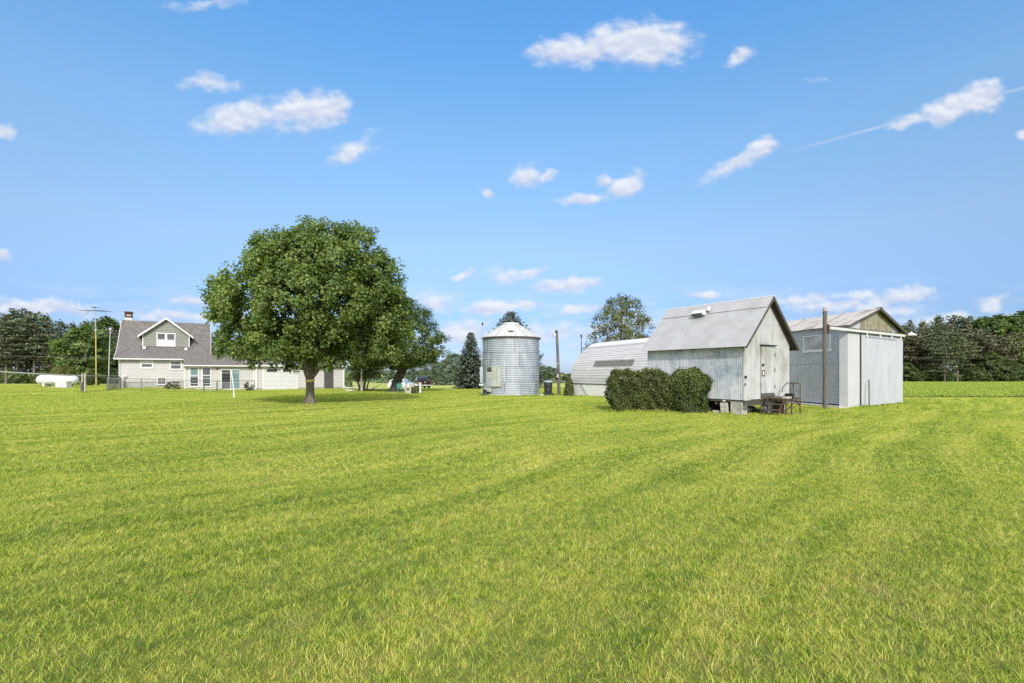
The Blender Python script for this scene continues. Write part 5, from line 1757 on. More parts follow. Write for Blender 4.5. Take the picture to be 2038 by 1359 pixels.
MB().tube([(pv.x - GBX - .06, pv.y - GBY - .2, -.08), (pv.x - GBX, pv.y - GBY, .35), (pv.x - GBX, pv.y - GBY + .12, 1.15)], .035, 6).box(pv.x - GBX - .05, pv.x - GBX + .05, pv.y - GBY + .06, pv.y - GBY + .3, 1.1, 1.22).build('conduit_pipe', MT['galv'], binr)
pv = P(1067, 786, 36.4)
MB().tube([(pv.x - GBX, pv.y - GBY - .15, -.02), (pv.x - GBX, pv.y - GBY - .08, 1.05)], .02, 6).build('conduit_pipe', MT['wood_dark'], binr)
# electric mast at the left of the bin
em = P(959, 784, 37.4)
ez = float(g(em.x, em.y))
mast = thing('electric_mast', 'thin steel electric mast with meter boxes at the side of the grain bin', 'mast', (em.x, em.y, ez))
MB().tube([(0, 0, -.1), (0, 0, 3.2), (.05, 0, 5.55)], [.045, .04, .03], 8).build('pole', MT['galv'], mast)
MB().lathe([(.02, 5.5), (.06, 5.55), (.065, 5.66), (.03, 5.74)], (.05, 0, 0), 10).build('weather_head', MT['black'], mast, smooth=50)
for (z0, z1, w) in ((2.85, 2.93, .2), (1.0, 2.25, .18), (.78, .92, .26)):
    MB().box(-w * .8, w * .5, -.14, -.04, z0, z1).build('meter_box', MT['galv'] if w < .25 else MT['white_dirty'], mast)
MB().tube([(.1, -.12, .9), (.25, -.15, 1.0), (.3, -.15, .3)], .025, 6).build('cable', MT['galv'], mast)
wd = MB()
wd.bar((-.28, -.5, -.08), (.12, -.15, .45), .22, .05)
o = wd.build('leaning_boards', MT['wood_dark'])
o.location = (em.x + .25, em.y - .2, ez + .05)
tag(o, 'dark boards leaning at the left foot of the grain bin', 'boards')

# ------------------------------------------------------------------ hedges and shrubs
def foliage_body(name, label, cat, loc, rotz, pts_fn, n, size, m, seed, core=None, asp=.5):
    """dense clipped foliage: pts_fn(rng, n) -> positions, outward normals"""
    r = np.random.default_rng(seed)
    root = thing(name, label, cat, loc, rotz)
    Pn, Nn = pts_fn(r, n)
    leaf_obj('foliage', Pn + rnd_unit(r, n) * .03, Nn * .8 + rnd_unit(r, n) * .8 + np.array([0, 0, .25]), rnd_unit(r, n) + np.array([0, 0, .6]), size * r.uniform(.6, 1.4, n),
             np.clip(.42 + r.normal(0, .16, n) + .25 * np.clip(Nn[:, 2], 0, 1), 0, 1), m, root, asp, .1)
    if core:
        core(root)
    return root


def hedge_pts(r, n):
    # rounded box 2.6 x 1.5 x 1.75
    hx, hy, hz = 1.28, .72, 1.72
    face = r.choice(4, n, p=[.42, .14, .14, .30])
    u, v = r.uniform(-1, 1, n), r.uniform(0, 1, n)
    p = np.zeros((n, 3)); nn = np.zeros((n, 3))
    f0 = face == 0; p[f0] = np.stack([u[f0] * hx, np.full(f0.sum(), -hy), v[f0] * hz], 1); nn[f0] = (0, -1, 0)
    f1 = face == 1; p[f1] = np.stack([np.full(f1.sum(), -hx), u[f1] * hy, v[f1] * hz], 1); nn[f1] = (-1, 0, 0)
    f2 = face == 2; p[f2] = np.stack([np.full(f2.sum(), hx), u[f2] * hy, v[f2] * hz], 1); nn[f2] = (1, 0, 0)
    f3 = face == 3; p[f3] = np.stack([u[f3] * hx, (v[f3] * 2 - 1) * hy, np.full(f3.sum(), hz)], 1); nn[f3] = (0, 0, 1)
    # round the edges, narrow the foot a little
    tt = np.clip((p[:, 2] - hz * .75) / (hz * .25), 0, 1)
    sh = 1 - .10 * tt ** 2
    foot = 1 - .10 * np.clip(1 - p[:, 2] / .7, 0, 1)
    p[:, 0] *= sh * foot; p[:, 1] *= sh * foot
    lump = .06 * (np.sin(p[:, 0] * 5.2 + p[:, 2] * 2.5) + np.sin(p[:, 0] * 2.4 - p[:, 2] * 4.7 + p[:, 1] * 4)) + .05 * np.sin(p[:, 0] * 13 + p[:, 2] * 9)
    dep = -np.abs(r.normal(0, .10, n)) + np.where(r.random(n) < .07, r.uniform(.03, .17, n), 0)
    p += nn * (lump + dep)[:, None]
    p[:, 2] += .05 * np.sin(p[:, 0] * 4.2)
    p[:, 2] = np.maximum(p[:, 2], .0)
    return p, nn


def bush_pts(r, n):
    d = rnd_unit(r, n)
    d[:, 2] = np.where(d[:, 2] < -.55, -d[:, 2], d[:, 2])
    p = d * np.array([.96, .82, .93])
    hr = np.linalg.norm(p[:, :2], axis=1, keepdims=True) + 1e-6
    lowm = (d[:, 2] < 0)
    p[lowm, :2] *= (np.clip(.93 + .12 * d[lowm, 2:3], .8, 1) / hr[lowm]) * (.86 + .0 * hr[lowm])
    p[:, 2] = np.where(p[:, 2] < 0, p[:, 2] * 1.75, p[:, 2])
    lump = .07 * (np.sin(d[:, 0] * 7 + d[:, 2] * 5) + np.sin(d[:, 2] * 8 - d[:, 0] * 4 + 1))
    # two dark hollows on the near side
    for (hx_, hz_) in ((-.35, -.12), (.30, -.10)):
        dd = ((p[:, 0] - hx_) / .13) ** 2 + ((p[:, 2] - hz_) / .30) ** 2
        lump -= np.where((p[:, 1] < 0), .30 * np.exp(-dd), 0)
    dep = -np.abs(r.normal(0, .07, n)) + np.where(r.random(n) < .06, r.uniform(.03, .14, n), 0)
    p = p + d * (lump + dep)[:, None]
    p[:, 2] = np.maximum(p[:, 2] + .92, 0)
    return p, d


def hedge_core(hx, hy, hz):
    def f(root):
        MB().box(-hx, hx, -hy, hy, -.05, hz).build('inner_twigs', MT['bark_dark'], root)
    return f


hp = P(1273, 820, 20.8)
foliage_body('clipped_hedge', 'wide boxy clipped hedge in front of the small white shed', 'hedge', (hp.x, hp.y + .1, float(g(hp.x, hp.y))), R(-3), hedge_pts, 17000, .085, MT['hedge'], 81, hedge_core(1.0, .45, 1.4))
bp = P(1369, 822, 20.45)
foliage_body('round_bush', 'round dark bush with two hollows joined to the end of the hedge', 'bush', (bp.x, bp.y, float(g(bp.x, bp.y))), 0, bush_pts, 13000, .085, MT['bush'], 82, hedge_core(.3, .25, 1.2))


def loose_bush(name, label, loc, Rr, Hh, n, size, m, seed, cat='bush', stems=0):
    r = np.random.default_rng(seed)
    root = thing(name, label, cat, loc)
    la, cen = broad_crown(r, [(0.05, Rr * .7, Rr * .7), (Hh * .35, Rr, Rr), (Hh * .7, Rr * .8, Rr * .8), (Hh, Rr * .2, Rr * .2)], max(14, n // 26), 26, size, (Rr * .3, Hh * .16), .3, .2, .3, .1)
    leaf_obj('foliage', *la, m, root)
    b = MB()
    for k in range(max(4, stems)):
        an = r.uniform(0, 6.28)
        b.tube([(math.cos(an) * .12, math.sin(an) * .12, -.05), (math.cos(an) * Rr * .3, math.sin(an) * Rr * .3, Hh * .4), (math.cos(an) * Rr * .6, math.sin(an) * Rr * .6, Hh * .8)], [.03 + .02 * (stems > 0), .025, .008], 5)
    b.build('stem', MT['bark_dark'], root)
    return root


loose_bush('yellow_green_bush', 'yellow green rounded bush behind the white tank', at_ground(125, 60), 1.9, 2.4, 1400, .22, MT['birch'], 91)
loose_bush('small_dark_bush', 'small dark bush at the foot of the yellow mast', at_ground(183, 58), 1.0, 2.0, 700, .2, MT['lilac'], 92)
loose_bush('foundation_plant', 'low dark leafy plant by the farmhouse foundation between two windows', at_ground(337, 46.5), .42, .5, 260, .14, MT['lilac'], 93, 'plant')
loose_bush('foundation_plant', 'low dark leafy plant against the sunroom corner of the farmhouse', at_ground(351, 46.9), .38, .42, 240, .14, MT['lilac'], 94, 'plant')
loose_bush('garage_corner_bush', 'small brownish bush in the corner between the patio door and the garage', at_ground(495, 47.6), .5, .85, 300, .15, MT['pine_brown'], 95)

lx = at_ground(722, 49)
lil = loose_bush('lilac_bush', 'tall many-stemmed bush beside the garage end', (lx[0], lx[1], lx[2] + 1.25), 1.75, 2.0, 2400, .2, MT['lilac'], 96, 'bush', 3)
b = MB()
r_ = np.random.default_rng(97)
for k in range(13):
    an, rr = r_.uniform(0, 6.28), r_.uniform(.1, .45)
    e = (math.cos(an) * rr * 3.1, math.sin(an) * rr * 3.1, r_.uniform(.2, .9))
    b.tube([(math.cos(an) * rr, math.sin(an) * rr, -1.35), (math.cos(an) * rr * 1.6, math.sin(an) * rr * 1.6, -.5), e], [.085, .065, .025], 6)
b.tube([(.3, -.2, -1.15), (.9, -.3, -1.1), (1.5, -.3, -.8), (1.9, -.3, -.55)], [.06, .05, .03, .015], 6)
b.build('stem', MT['bark'], lil)

# dark columnar shrub beside the barn
cv = at_ground(1133, 36.4)
r_ = np.random.default_rng(98)
col = thing('columnar_shrub', 'narrow dark evergreen shrub at the end of the round-roofed barn', 'shrub', cv)
n = 1500
zz = r_.uniform(0, 1.42, n); an = r_.uniform(0, 6.28, n); rr = .36 * np.sqrt(np.clip(1 - (zz / 1.45) ** 2.2, 0, 1)) * r_.uniform(.6, 1.05, n)
leaf_obj('foliage', np.stack([rr * np.cos(an), rr * np.sin(an), zz], 1), np.stack([np.cos(an), np.sin(an), np.full(n, .3)], 1) + rnd_unit(r_, n) * .6, np.tile([0, 0, 1.0], (n, 1)) + rnd_unit(r_, n) * .4, r_.uniform(.10, .18, n), np.clip(r_.normal(.25, .15, n), 0, 1), MT['hedge'], col, .5, .1)
MB().tube([(0, 0, -.1), (0, 0, 1.2)], [.05, .02], 6).build('trunk', MT['bark_dark'], col)

# ------------------------------------------------------------------ under and before the small shed
def loc_s(s, q, z=0.0):
    """world point from the small shed's axes"""
    return Vector((S1X + UX * s - UY * q, S1Y + UY * s + UX * q, z))


def own(o, s, q, z, rot=TH, label=None, cat=None, group=None):
    o.location = loc_s(s, q, z)
    o.rotation_euler = (0, 0, rot)
    return tag(o, label, cat, group)


def block_mesh(b, x, y, z, L=.40, W=.20, Hh=.19):
    """hollow concrete block lying with its cores open to the front (towards -y)"""
    t = .035
    b.box(x, x + L, y, y + W, z, z + t).box(x, x + L, y, y + W, z + Hh - t, z + Hh)
    for k in (0, .5, 1):
        xx = x + (L - t) * k
        b.box(xx, xx + t, y, y + W, z + t, z + Hh - t)
    b.box(x + t, x + L - t, y + W * .55, y + W - .001, z + t, z + Hh - t)


# front corner pier: one large hollow block set on end
b = MB()
b.box(0, .36, 0, .48, -.08, .545)
pier = b.build('concrete_pier', MT['block'])
own(pier, -.02, .06, 0, TH, 'big mossy concrete block pier under the front corner of the small shed', 'concrete pier')
hb = MB().box(.10, .18, -.004, .02, .22, .44).box(.22, .30, -.004, .02, .2, .42)
hb.build('core_hole', MT['trim_dark'], pier)
MB().box(0.012, .355, -.0035, .01, .26, .272).build('mortar_joint', MT['wood_dark'], pier)
for k in range(3):
    b = MB().box(0, .15, 0, .26, 0, .165)
    o = b.build('paving_block', MT['concrete_pale'])
    own(o, -.16, .62 + .012 * k, -.02 + .172 * k, TH + R(2 * k), ['lowest pale paver of the stack left of the big block pier', 'middle pale paver of the stack left of the big block pier', 'topmost pale paver of the stack left of the big block pier'][k], 'paver', 'pale pavers under the small shed')
o = MB().box(0, .22, 0, .30, 0, .17).build('paving_block', MT['concrete_pale'])
own(o, -.1, 1.0, -.02, TH, 'single pale paver lying left of the paver stack', 'paver', 'pale pavers under the small shed')
o = MB().box(0, .14, 0, .1, 0, .07).build('stone', MT['concrete_pale'])
own(o, -.1, .72, .535, TH + .5, 'small pale stone wedged on top under the shed floor', 'stone')
o = MB().box(0, .13, 0, .12, 0, .14).build('stone', MT['concrete_pale'])
own(o, -.14, 2.05, -.02, TH, 'small pale stone at the foot of the round bush', 'stone')
b = MB(); b.box(0, .40, 0, .42, -.08, .52)
pier2 = b.build('concrete_pier', MT['block'])
own(pier2, 1.26, 1.15, 0, TH, 'dark block pier under the middle of the small shed behind the landing', 'concrete pier')
b = MB(); b.box(0, .40, 0, .42, -.08, .52)
own(b.build('concrete_pier', MT['block']), 2.95, .12, 0, TH, 'dark block pier under the far front corner of the small shed', 'concrete pier')
b = MB(); b.box(0, .4, 0, .4, -.08, .52)
own(b.build('concrete_pier', MT['block']), .0, 4.3, 0, TH, 'block pier behind the hedge under the back corner of the small shed', 'concrete pier')
b = MB(); b.box(0, .4, 0, .4, -.08, .52)
own(b.build('concrete_pier', MT['block']), 3.0, 4.3, 0, TH, 'block pier under the far back corner of the small shed', 'concrete pier')
# things stored underneath
b = MB().tube([(0, 0, .12), (1.5, .25, .16)], .13, 14)
own(b.build('concrete_pipe', MT['block'], smooth=50), .5, .55, 0, TH, 'grey round pipe lying under the small shed', 'pipe')
b = MB().bar((0, 0, .33), (1.5, .5, .26), .22, .05).bar((.1, .1, .28), (1.4, .55, .21), .06, .04)
own(b.build('stored_planks', MT['wood_dark']), .45, .35, 0, TH, 'dark planks stored flat under the small shed', 'planks')
b = MB().box(0, 2.2, 0, .1, 0, .22).box(.3, .5, .0, .12, .22, .36)
own(b.build('stored_beam', MT['wood_dark']), .3, 1.6, 0, TH + R(80), 'dark timber beam lying under the shed behind the pavers', 'beam')
b = MB()  # dark boards added to darken the bright gap below the floor
for k in range(4):
    b.box(.03 * (k % 2), 2.3 - .05 * k, .04 * k, 2.2 - .03 * k, .11 * k, .11 * k + .10)
own(b.build('added_dark_boards', MT['wood_dark']), .42, 1.75, -.02, TH, 'dark boards added to darken the gap under the small shed', 'added boards')
b = MB().tube([(0, 0, 0), (.12, 0, .10), (.05, 0, .22), (.18, 0, .34)], .05, 8)
own(b.build('old_pipe_elbow', MT['black']), .55, .3, .32, TH, 'black bent pipe hanging under the shed beside the big pier', 'pipe')
b = MB()
b.box(-.5, 1.7, -.7, .55, 0, .035)
own(b.build('concrete_slab', MT['concrete_pale']), 1.55, -.55, -.015, TH, 'thin concrete slab under the iron landing', 'slab')
b = MB().box(0, .5, 0, .34, 0, .30).box(.04, .46, .02, .3, .30, .34)
own(b.build('concrete_pier', MT['concrete_pale']), 2.45, -.15, 0, TH + R(8), 'pale chipped block behind the iron landing', 'block')
b = MB()
for k in range(3):
    b.box(0, .62, .0, .25, .17 * k, .17 * k + .16)
own(b.build('block_stack', MT['concrete_pale']), 1.62, -.02, 0, TH, 'stack of pale blocks seen through the iron landing', 'block stack')
b = MB().lathe([(.16, 0), (.18, .05), (.19, .48), (.17, .50), (.02, .50)], (0, 0, 0), 14)
own(b.build('rusty_drum', MT['rust'], smooth=50), 2.18, -.25, 0, TH, 'rusty drum under the deck of the iron landing', 'drum')

# iron landing with rail and two steps
land = thing('iron_landing', 'rusty angle-iron landing with a scrolled handrail and steps below the shed door', 'landing', loc_s(0, 0, 0), TH)
x0, x1, y0, y1, dz_ = 1.42, 2.54, -.90, -.16, .66
b = MB()
for x in (x0, x1):
    b.bar((x, y0, dz_), (x, y1, dz_), .035, .05)
for y in (y0, y1):
    b.bar((x0, y, dz_), (x1, y, dz_), .035, .05)
b.build('deck_frame', MT['rust'], land)
b = MB()
for k, (c0, c1, m) in enumerate(((.03, .36, 0), (.38, .66, 0), (.68, 1.09, 0))):
    b.box(x0 + c0, x0 + c1, y0 + .03, y1 - .02, dz_ + .02, dz_ + .045)
b.build('deck_board', MT['wood_dark'], land)
MB().box(x0 + .02, x0 + .5, y0 + .02, y0 + .16, dz_ + .02, dz_ + .10).build('deck_edge_plank', MT['wood_pale'], land)
for (x, y) in ((x0, y0), (x1, y0), (x0, y1), (x1, y1), (x0 + .45, y0)):
    MB().bar((x, y, -.02), (x, y, dz_ - .025), .035).build('leg', MT['rust'], land)
b = MB()
for (a, c) in (((x1, y0, .36), (x1, y0 + .32, .63)), ((x1, y0, .36), (x1 - .34, y0, .63)), ((x0, y0, .36), (x0 + .34, y0, .63)), ((x0, y0, .18), (x0 + .45, y0, .42)), ((x0 + .45, y0, .42), (x0 + .9, y0, .62)), ((x0, y0, .24), (x0, y1, .24)), ((x0, y0, .30), (x1 - .4, y0, .30))):
    b.bar(a, c, .025)
b.build('brace', MT['rust'], land)
b = MB()
b.tube([(x1, y0, dz_), (x1, y0, dz_ + .58), (x1, y0 + .05, dz_ + .63), (x1, y1 - .22, dz_ + .63), (x1, y1 - .03, dz_ + .42), (x1, y1, dz_)], .018, 6)
b.bar((x1, y0 + .01, dz_ + .30), (x1, y1 - .3, dz_ + .30), .014)
b.bar((x1, y0 + .26, dz_), (x1, y0 + .26, dz_ + .62), .02).bar((x1, y0 + .40, dz_), (x1, y0 + .40, dz_ + .62), .02)
for k in range(3):
    zc_ = dz_ + .12 + k * .2
    pts_ = [(x1, y0 + .33 + .055 * math.cos(a) * (1 if k % 2 else -1), zc_ + .09 * math.sin(a)) for a in np.linspace(-1.6, 2.6, 10)]
    b.tube(pts_, .010, 5)
b.build('handrail', MT['rust'], land)
for k, (zz, xx) in enumerate(((.44, x0 - .26), (.22, x0 - .5))):
    MB().box(xx, xx + .26, y0 + .08, y1 - .05, zz, zz + .035).build('step', MT['wood_dark'], land)
b = MB()
for y in (y0 + .06, y1 - .03):
    b.bar((x0, y, dz_ - .02), (x0 - .55, y, .0), .03, .06)
b.build('stringer', MT['rust'], land)
# dark tray and tool on the deck
b = MB().prism([(-.16, 0), (.16, 0), (.26, .16), (-.26, .16)], lambda u, v, d: (u, d, v), -.14, .14)
own(b.build('dark_bin', MT['iron']), 2.08, -.72, dz_ + .05, TH + .3, 'dark open tub standing on the iron landing', 'tub')
b = MB().bar((0, 0, .03), (.42, .15, .17), .28, .02)
own(b.build('metal_sheet', MT['galv_door']), 2.1, -.5, dz_ + .05, TH + .2, 'grey metal sheet leaning on the landing under the handrail', 'metal sheet')
NO = (loc_s(2.9, -1.0).x, loc_s(2.9, -1.0).y)
ground_strip('bare_soil', [((loc_s(2.2 + .12 * k, -1.35 + .2 * abs(k - 3) * .4).x, loc_s(2.2 + .12 * k, -1.35 + .08 * abs(k - 3)).y), (loc_s(2.5 + .14 * k, -.15).x, loc_s(2.5 + .14 * k, -.15).y)) for k in range(7)], MT['soil'], .012)

ground_strip('crop_edge_shade_strip', [((x_, 34.2 - .012 * (x_ - 27) + .12 * math.sin(x_ * .9)), (x_, 35.1 - .012 * (x_ - 27) + .08 * math.sin(x_ * 1.7))) for x_ in np.arange(23, 62, 1.0)], MT['crop_edge_shade'], .02)  # dark strip stands in for the shadow line in front of the crop

# taller grass and weeds that the mower leaves along walls and posts
def tuft_meshes():
    out = []
    for i in range(5):
        r = np.random.default_rng(500 + i)
        me = patch_mesh('tuft_%d' % i, r, .34, 150, .17, .009, .45)
        out.append(me)
    return out


tp_, rt = [], np.random.default_rng(55)
for k in range(46):
    an = -math.pi * k / 45
    tp_.append((GBX + math.cos(an) * (GBR + .22), GBY + math.sin(an) * (GBR + .22)))


def wall_line(f, s0, q0, s1, q1, step=.24):
    L = math.hypot(s1 - s0, q1 - q0)
    for k in range(int(L / step)):
        t = (k + rt.random()) * step / L
        s, q = s0 + (s1 - s0) * t, q0 + (q1 - q0) * t
        tp_.append((f.x + f.c * s - f.s_ * q, f.y + f.s_ * s + f.c * q))


Bn = Frame(QX, QY)
wall_line(Bn, -.08, 0, -.08, -10)
wall_line(B, 0, -.22, 6.6, -.22)
wall_line(H, .1, -.15, 5.0, -.15)
wall_line(H, g1 - 3.2, q2 - .12, g1, q2 - .12)
wall_line(A, -.25, .2, -.25, 2.4, .3)
for (px, Y) in ((1113, 38.3), (1091, 37.2), (163.8, 38.5), (169, 38.5), (808, 42.4), (816, 41.9), (836, 42.3), (720, 47), (1642, 21.75), (466.5, 31.1), (281, 42.2), (346, 43.1), (432, 44.5), (506, 46.7)):
    for k in range(3):
        v = G(px, Y)
        tp_.append((v.x + rt.uniform(-.18, .18), v.y + rt.uniform(-.15, .1)))
for k in range(40):
    v = G(115 + rt.uniform(-42, 42), 51.2 + rt.uniform(-.3, .5))
    tp_.append((v.x, v.y))
for k in range(34):
    tp_.append((hp.x + rt.uniform(-1.4, 1.2), hp.y - .62 + rt.uniform(-.06, .06)))
tp_ = np.array(tp_)
kk = len(tp_)
keep = rt.random(kk) < .8
tp_ = tp_[keep]
kk = len(tp_)
scatter('uncut_grass', tuft_meshes(), np.column_stack([tp_, g(tp_[:, 0], tp_[:, 1])]), rt.uniform(0, 6.28, kk), rt.uniform(.5, 1.25, kk), rt.integers(0, 5, kk), 'taller uncut grass along the walls and round the posts', 'grass')

# post that carries the end of the door track
pp = B.x + UX * -2.19, B.y + UY * -2.19
po = thing('track_post', 'tall weathered round post at the end of the white door track', 'post', (pp[0], pp[1], float(g(*pp))), 0)
ptop = CH + (HY - 613) / F * pp[1] - float(g(*pp))
MB().tube([(0, 0, -.2), (.01, 0, ptop * .3), (-.01, .01, ptop * .7), (.0, 0, ptop - .14)], [.10, .095, .09, .088], 12).build('post', MT['wood_grey'], po, smooth=50)
MB().tube([(0, 0, ptop - .14), (0, 0, ptop + .01)], [.092, .09], 12).build('pale_top', MT['wood_pale'], po, smooth=50)
MB().bar((-.16, -.02, ptop - .20), (.02, -.02, ptop - .17), .03).box(.06, .12, -.12, -.06, ptop - 1.2, ptop - .75).build('iron_hook', MT['rust'], po)

# ------------------------------------------------------------------ poles, barrel and posts in the middle distance
v = at_ground(1113, 38.4)
up = thing('utility_pole', 'bare wooden utility pole with a small lamp near its top', 'utility pole', v)
MB().tube([(0, 0, -.2), (-.08, 0, 2.2), (-.20, 0, 5.22)], [.135, .12, .095], 10).build('pole', MT['wood_grey'], up, smooth=50)
MB().bar((-.22, -.05, 5.0), (-.36, -.1, 5.02), .04).lathe([(.02, .1), (.10, .06), (.13, -.12), (.02, -.14)], (-.38, -.1, 4.9), 10).build('lamp', MT['galv'], up)
MB().box(-.33, -.22, -.16, -.02, 5.05, 5.25).build('bracket', MT['black'], up)
MB().box(-.20, -.08, -.2, -.08, 1.45, 1.72).box(-.19, -.1, -.19, -.1, 2.5, 2.62).build('switch_box', MT['galv_door'], up)
v = at_ground(1091, 37.6)
br = thing('burn_barrel', 'black iron barrel with a domed lid on a dark plinth beside the utility pole', 'barrel', v)
br.scale = (1.12, 1.12, 1.12)
MB().prism([(-.44, 0), (.44, 0), (.33, .2), (-.33, .2)], lambda u, v_, d: (u, d, v_), -.35, .35).build('plinth', MT['green_plinth'], br)
MB().lathe([(.25, .20), (.26, .25), (.285, .5), (.27, .54), (.285, .58), (.30, .92), (.29, .95)], (0, 0, 0), 20).build('body', MT['iron'], br, smooth=40)
ld = MB().lathe([(.33, .95), (.34, .99), (.22, 1.06), (.12, 1.09)], (0, 0, 0), 20).build('lid', MT['galv'], br, smooth=40)
MB().lathe([(.12, 1.09), (.11, 1.16), (.04, 1.25), (.03, 1.32)], (0, 0, 0), 12).build('knob', MT['black'], ld, smooth=40)
v = at_ground(1122.5, 38.0)
o = MB().tube([(0, 0, -.1), (0, 0, .62)], .03, 6).build('steel_post', MT['black'])
o.location = v
tag(o, 'short thin dark steel post between the utility pole and the barn', 'post')
v = at_ground(1075, 37.2)
o = MB().tube([(-.25, 0, .05), (.1, .0, .09), (.45, .1, .04)], [.05, .06, .04], 8).build('pipe_stub', MT['white_dirty'])
o.location = v
tag(o, 'short white pipe lying in the grass at the foot of the grain bin', 'pipe')

# corner bed with four posts and a low bush by the drive
for i, (px, py0, py1, Y, lb) in enumerate([(808, 762, 779.5, 42.5, 'pinkish garden post nearest the teal chair'), (816.6, 765, 781, 42.0, 'pale low garden post between the pinkish post and the bush'),
                                           (823, 761.5, 778, 43.5, 'tan garden post just behind the low bush'), (836.6, 761.5, 779, 42.4, 'white garden post in front of the dark pickup')]):
    v = at_ground(px, Y)
    h = CH + (HY - py0) / F * Y - v[2]
    o = MB().box(-.085, .085, -.085, .085, -.1, h - .02).box(-.10, .10, -.10, .10, h - .02, h + .02).build('garden_post', MT['wood_pale'] if i != 3 else MT['white_dirty'])
    o.location = v
    tag(o, lb, 'post', 'posts round the small garden bed')
loose_bush('garden_bush', 'low dark green bush between the garden posts', at_ground(828, 42.6), .55, .72, 420, .12, MT['lilac'], 88)
v = at_ground(797, 43)
ch = thing('garden_chair', 'teal metal garden chair beside the dark tree trunk', 'chair', v, .5)
b = MB()
for (x, y) in ((-.24, -.24), (.24, -.24), (-.24, .24), (.24, .24)):
    MB().tube([(x, y, -.02), (x * .9, y * .9, .42)], .018, 6).build('leg', MT['teal'], ch)
MB().box(-.26, .26, -.26, .26, .41, .45).build('seat', MT['teal'], ch)
MB().tube([(-.24, .24, .43), (-.25, .32, .85), (-.1, .34, .95), (.1, .34, .95), (.25, .32, .85), (.24, .24, .43)], .022, 6).box(-.2, .2, .27, .30, .5, .88).build('backrest', MT['teal'], ch)
for s in (-1, 1):
    MB().tube([(s * .26, -.24, .42), (s * .28, -.22, .64), (s * .27, .28, .66)], .018, 6).build('armrest', MT['teal'], ch)
v = at_ground(813, 42.6)
o = MB().lathe([(.14, 0), (.2, .1), (.22, .26), (.05, .27)], (0, 0, 0), 12).build('flower_pot', MT['white_dirty'])
o.location = v
tag(o, 'small whitish flower pot between the garden posts', 'flower pot')
v = at_ground(720, 47.2)
o = MB().tube([(0, 0, -.1), (0, 0, 1.2), (.02, 0, 2.35)], [.13, .12, .10], 9).box(-.22, -.10, -.12, .08, .75, 1.0).build('wooden_post', MT['wood_pale'], smooth=50)
o.location = v
tag(o, 'pale wooden post standing in front of the many-stemmed bush', 'post')
v = at_ground(693, 48)
o = MB().bar((-.4, 0, .18), (.9, .2, .02), .3, .04).bar((-.2, -.2, .05), (.7, -.1, .1), .12, .05).build('white_board', MT['white_dirty'])
o.location = v
tag(o, 'whitish boards lying in the grass at the garage end', 'boards')


# ------------------------------------------------------------------ vehicles
def wheel(parent, x, y, r=.37, w=.24):
    b = MB()
    prof = [(r * .62, -w / 2), (r * .95, -w / 2), (r, -w / 2 + .04), (r, w / 2 - .04), (r * .95, w / 2), (r * .62, w / 2)]
    n = 20
    vs, fs = [], []
    for rr, yy in prof:
        for k in range(n):
            a = 2 * math.pi * k / n
            vs.append((x + rr * math.cos(a), y + yy, r + rr * math.sin(a)))
    for i in range(len(prof) - 1):
        for k in range(n):
            a, c = i * n + k, i * n + (k + 1) % n
            fs.append((a, c, c + n, a + n))
    b.add(vs, fs)
    t = b.build('wheel', MT['rubber'], parent, smooth=40)
    b = MB()
    for yy in (-w / 2 + .03, w / 2 - .03):
        b.add([(x + r * .62 * math.cos(2 * math.pi * k / n), y + yy, r + r * .62 * math.sin(2 * math.pi * k / n)) for k in range(n)], [tuple(range(n))])
    b.build('rim', MT['chrome'], t)


def side_prism(b, poly, w, taper=None):
    """body from a side profile (x, z), half width w at given heights"""
    tp = taper or (lambda z: w)
    n = len(poly)
    vs = [(x, -tp(z), z) for x, z in poly] + [(x, tp(z), z) for x, z in poly]
    return b.add(vs, [tuple(range(n)), tuple(range(2 * n - 1, n - 1, -1))] + [(i, i + n, (i + 1) % n + n, (i + 1) % n) for i in range(n)])


# pickup: x forward, rear at x = 0
v = at_ground(846, 73)
tdir = math.atan2(.93, -.37)
truck = thing('pickup_truck', 'dark maroon pickup truck parked with its tailgate and silver bumper to the lawn', 'pickup truck', v, tdir)
HWt = .98
tp = lambda z: HWt - max(0, z - 1.15) * .28
b = MB()
side_prism(b, [(0.05, .55), (.55, .50), (4.9, .50), (5.5, .55), (5.55, .9), (5.45, 1.12), (4.1, 1.22), (2.0, 1.24), (2.0, 1.24), (.02, 1.24)], HWt, tp)
b.build('body', MT['truck'], truck, smooth=30)
cb = MB()
side_prism(cb, [(1.75, 1.22), (1.85, 1.30), (2.05, 1.80), (2.3, 1.87), (3.2, 1.85), (3.4, 1.78), (4.15, 1.22)], HWt, lambda z: HWt - .06 - max(0, z - 1.2) * .34)
cbo = cb.build('cab', MT['truck'], truck, smooth=30)
b = MB()
b.add([(1.80, -.72, 1.34), (1.80, .72, 1.34), (2.0, .64, 1.74), (2.0, -.64, 1.74)], [(0, 1, 2, 3)])
b.build('rear_window', MT['glass_dark'], cbo)
for s in (-1, 1):
    b = MB()
    b.add([(2.12, s * .885, 1.34), (3.85, s * .885, 1.34), (3.30, s * .775, 1.74), (2.25, s * .775, 1.74)], [(0, 1, 2, 3) if s < 0 else (3, 2, 1, 0)])
    b.build('side_window', MT['glass_sky_tint'], cbo)
    MB().box(3.55, 3.75, s * 1.08 - .1, s * 1.08 + .1, 1.22, 1.42).build('mirror', MT['truck'], truck)
    MB().box(-.02, .06, s * .90 - .06, s * .90 + .06, .86, 1.14).build('tail_light', MT['tail_light'], truck)
    for x in (1.15, 4.6):
        wheel(truck, x, s * .84, .38)
tg = MB().box(-.025, .03, -.76, .76, .70, 1.24).build('tailgate', MT['truck'], truck)
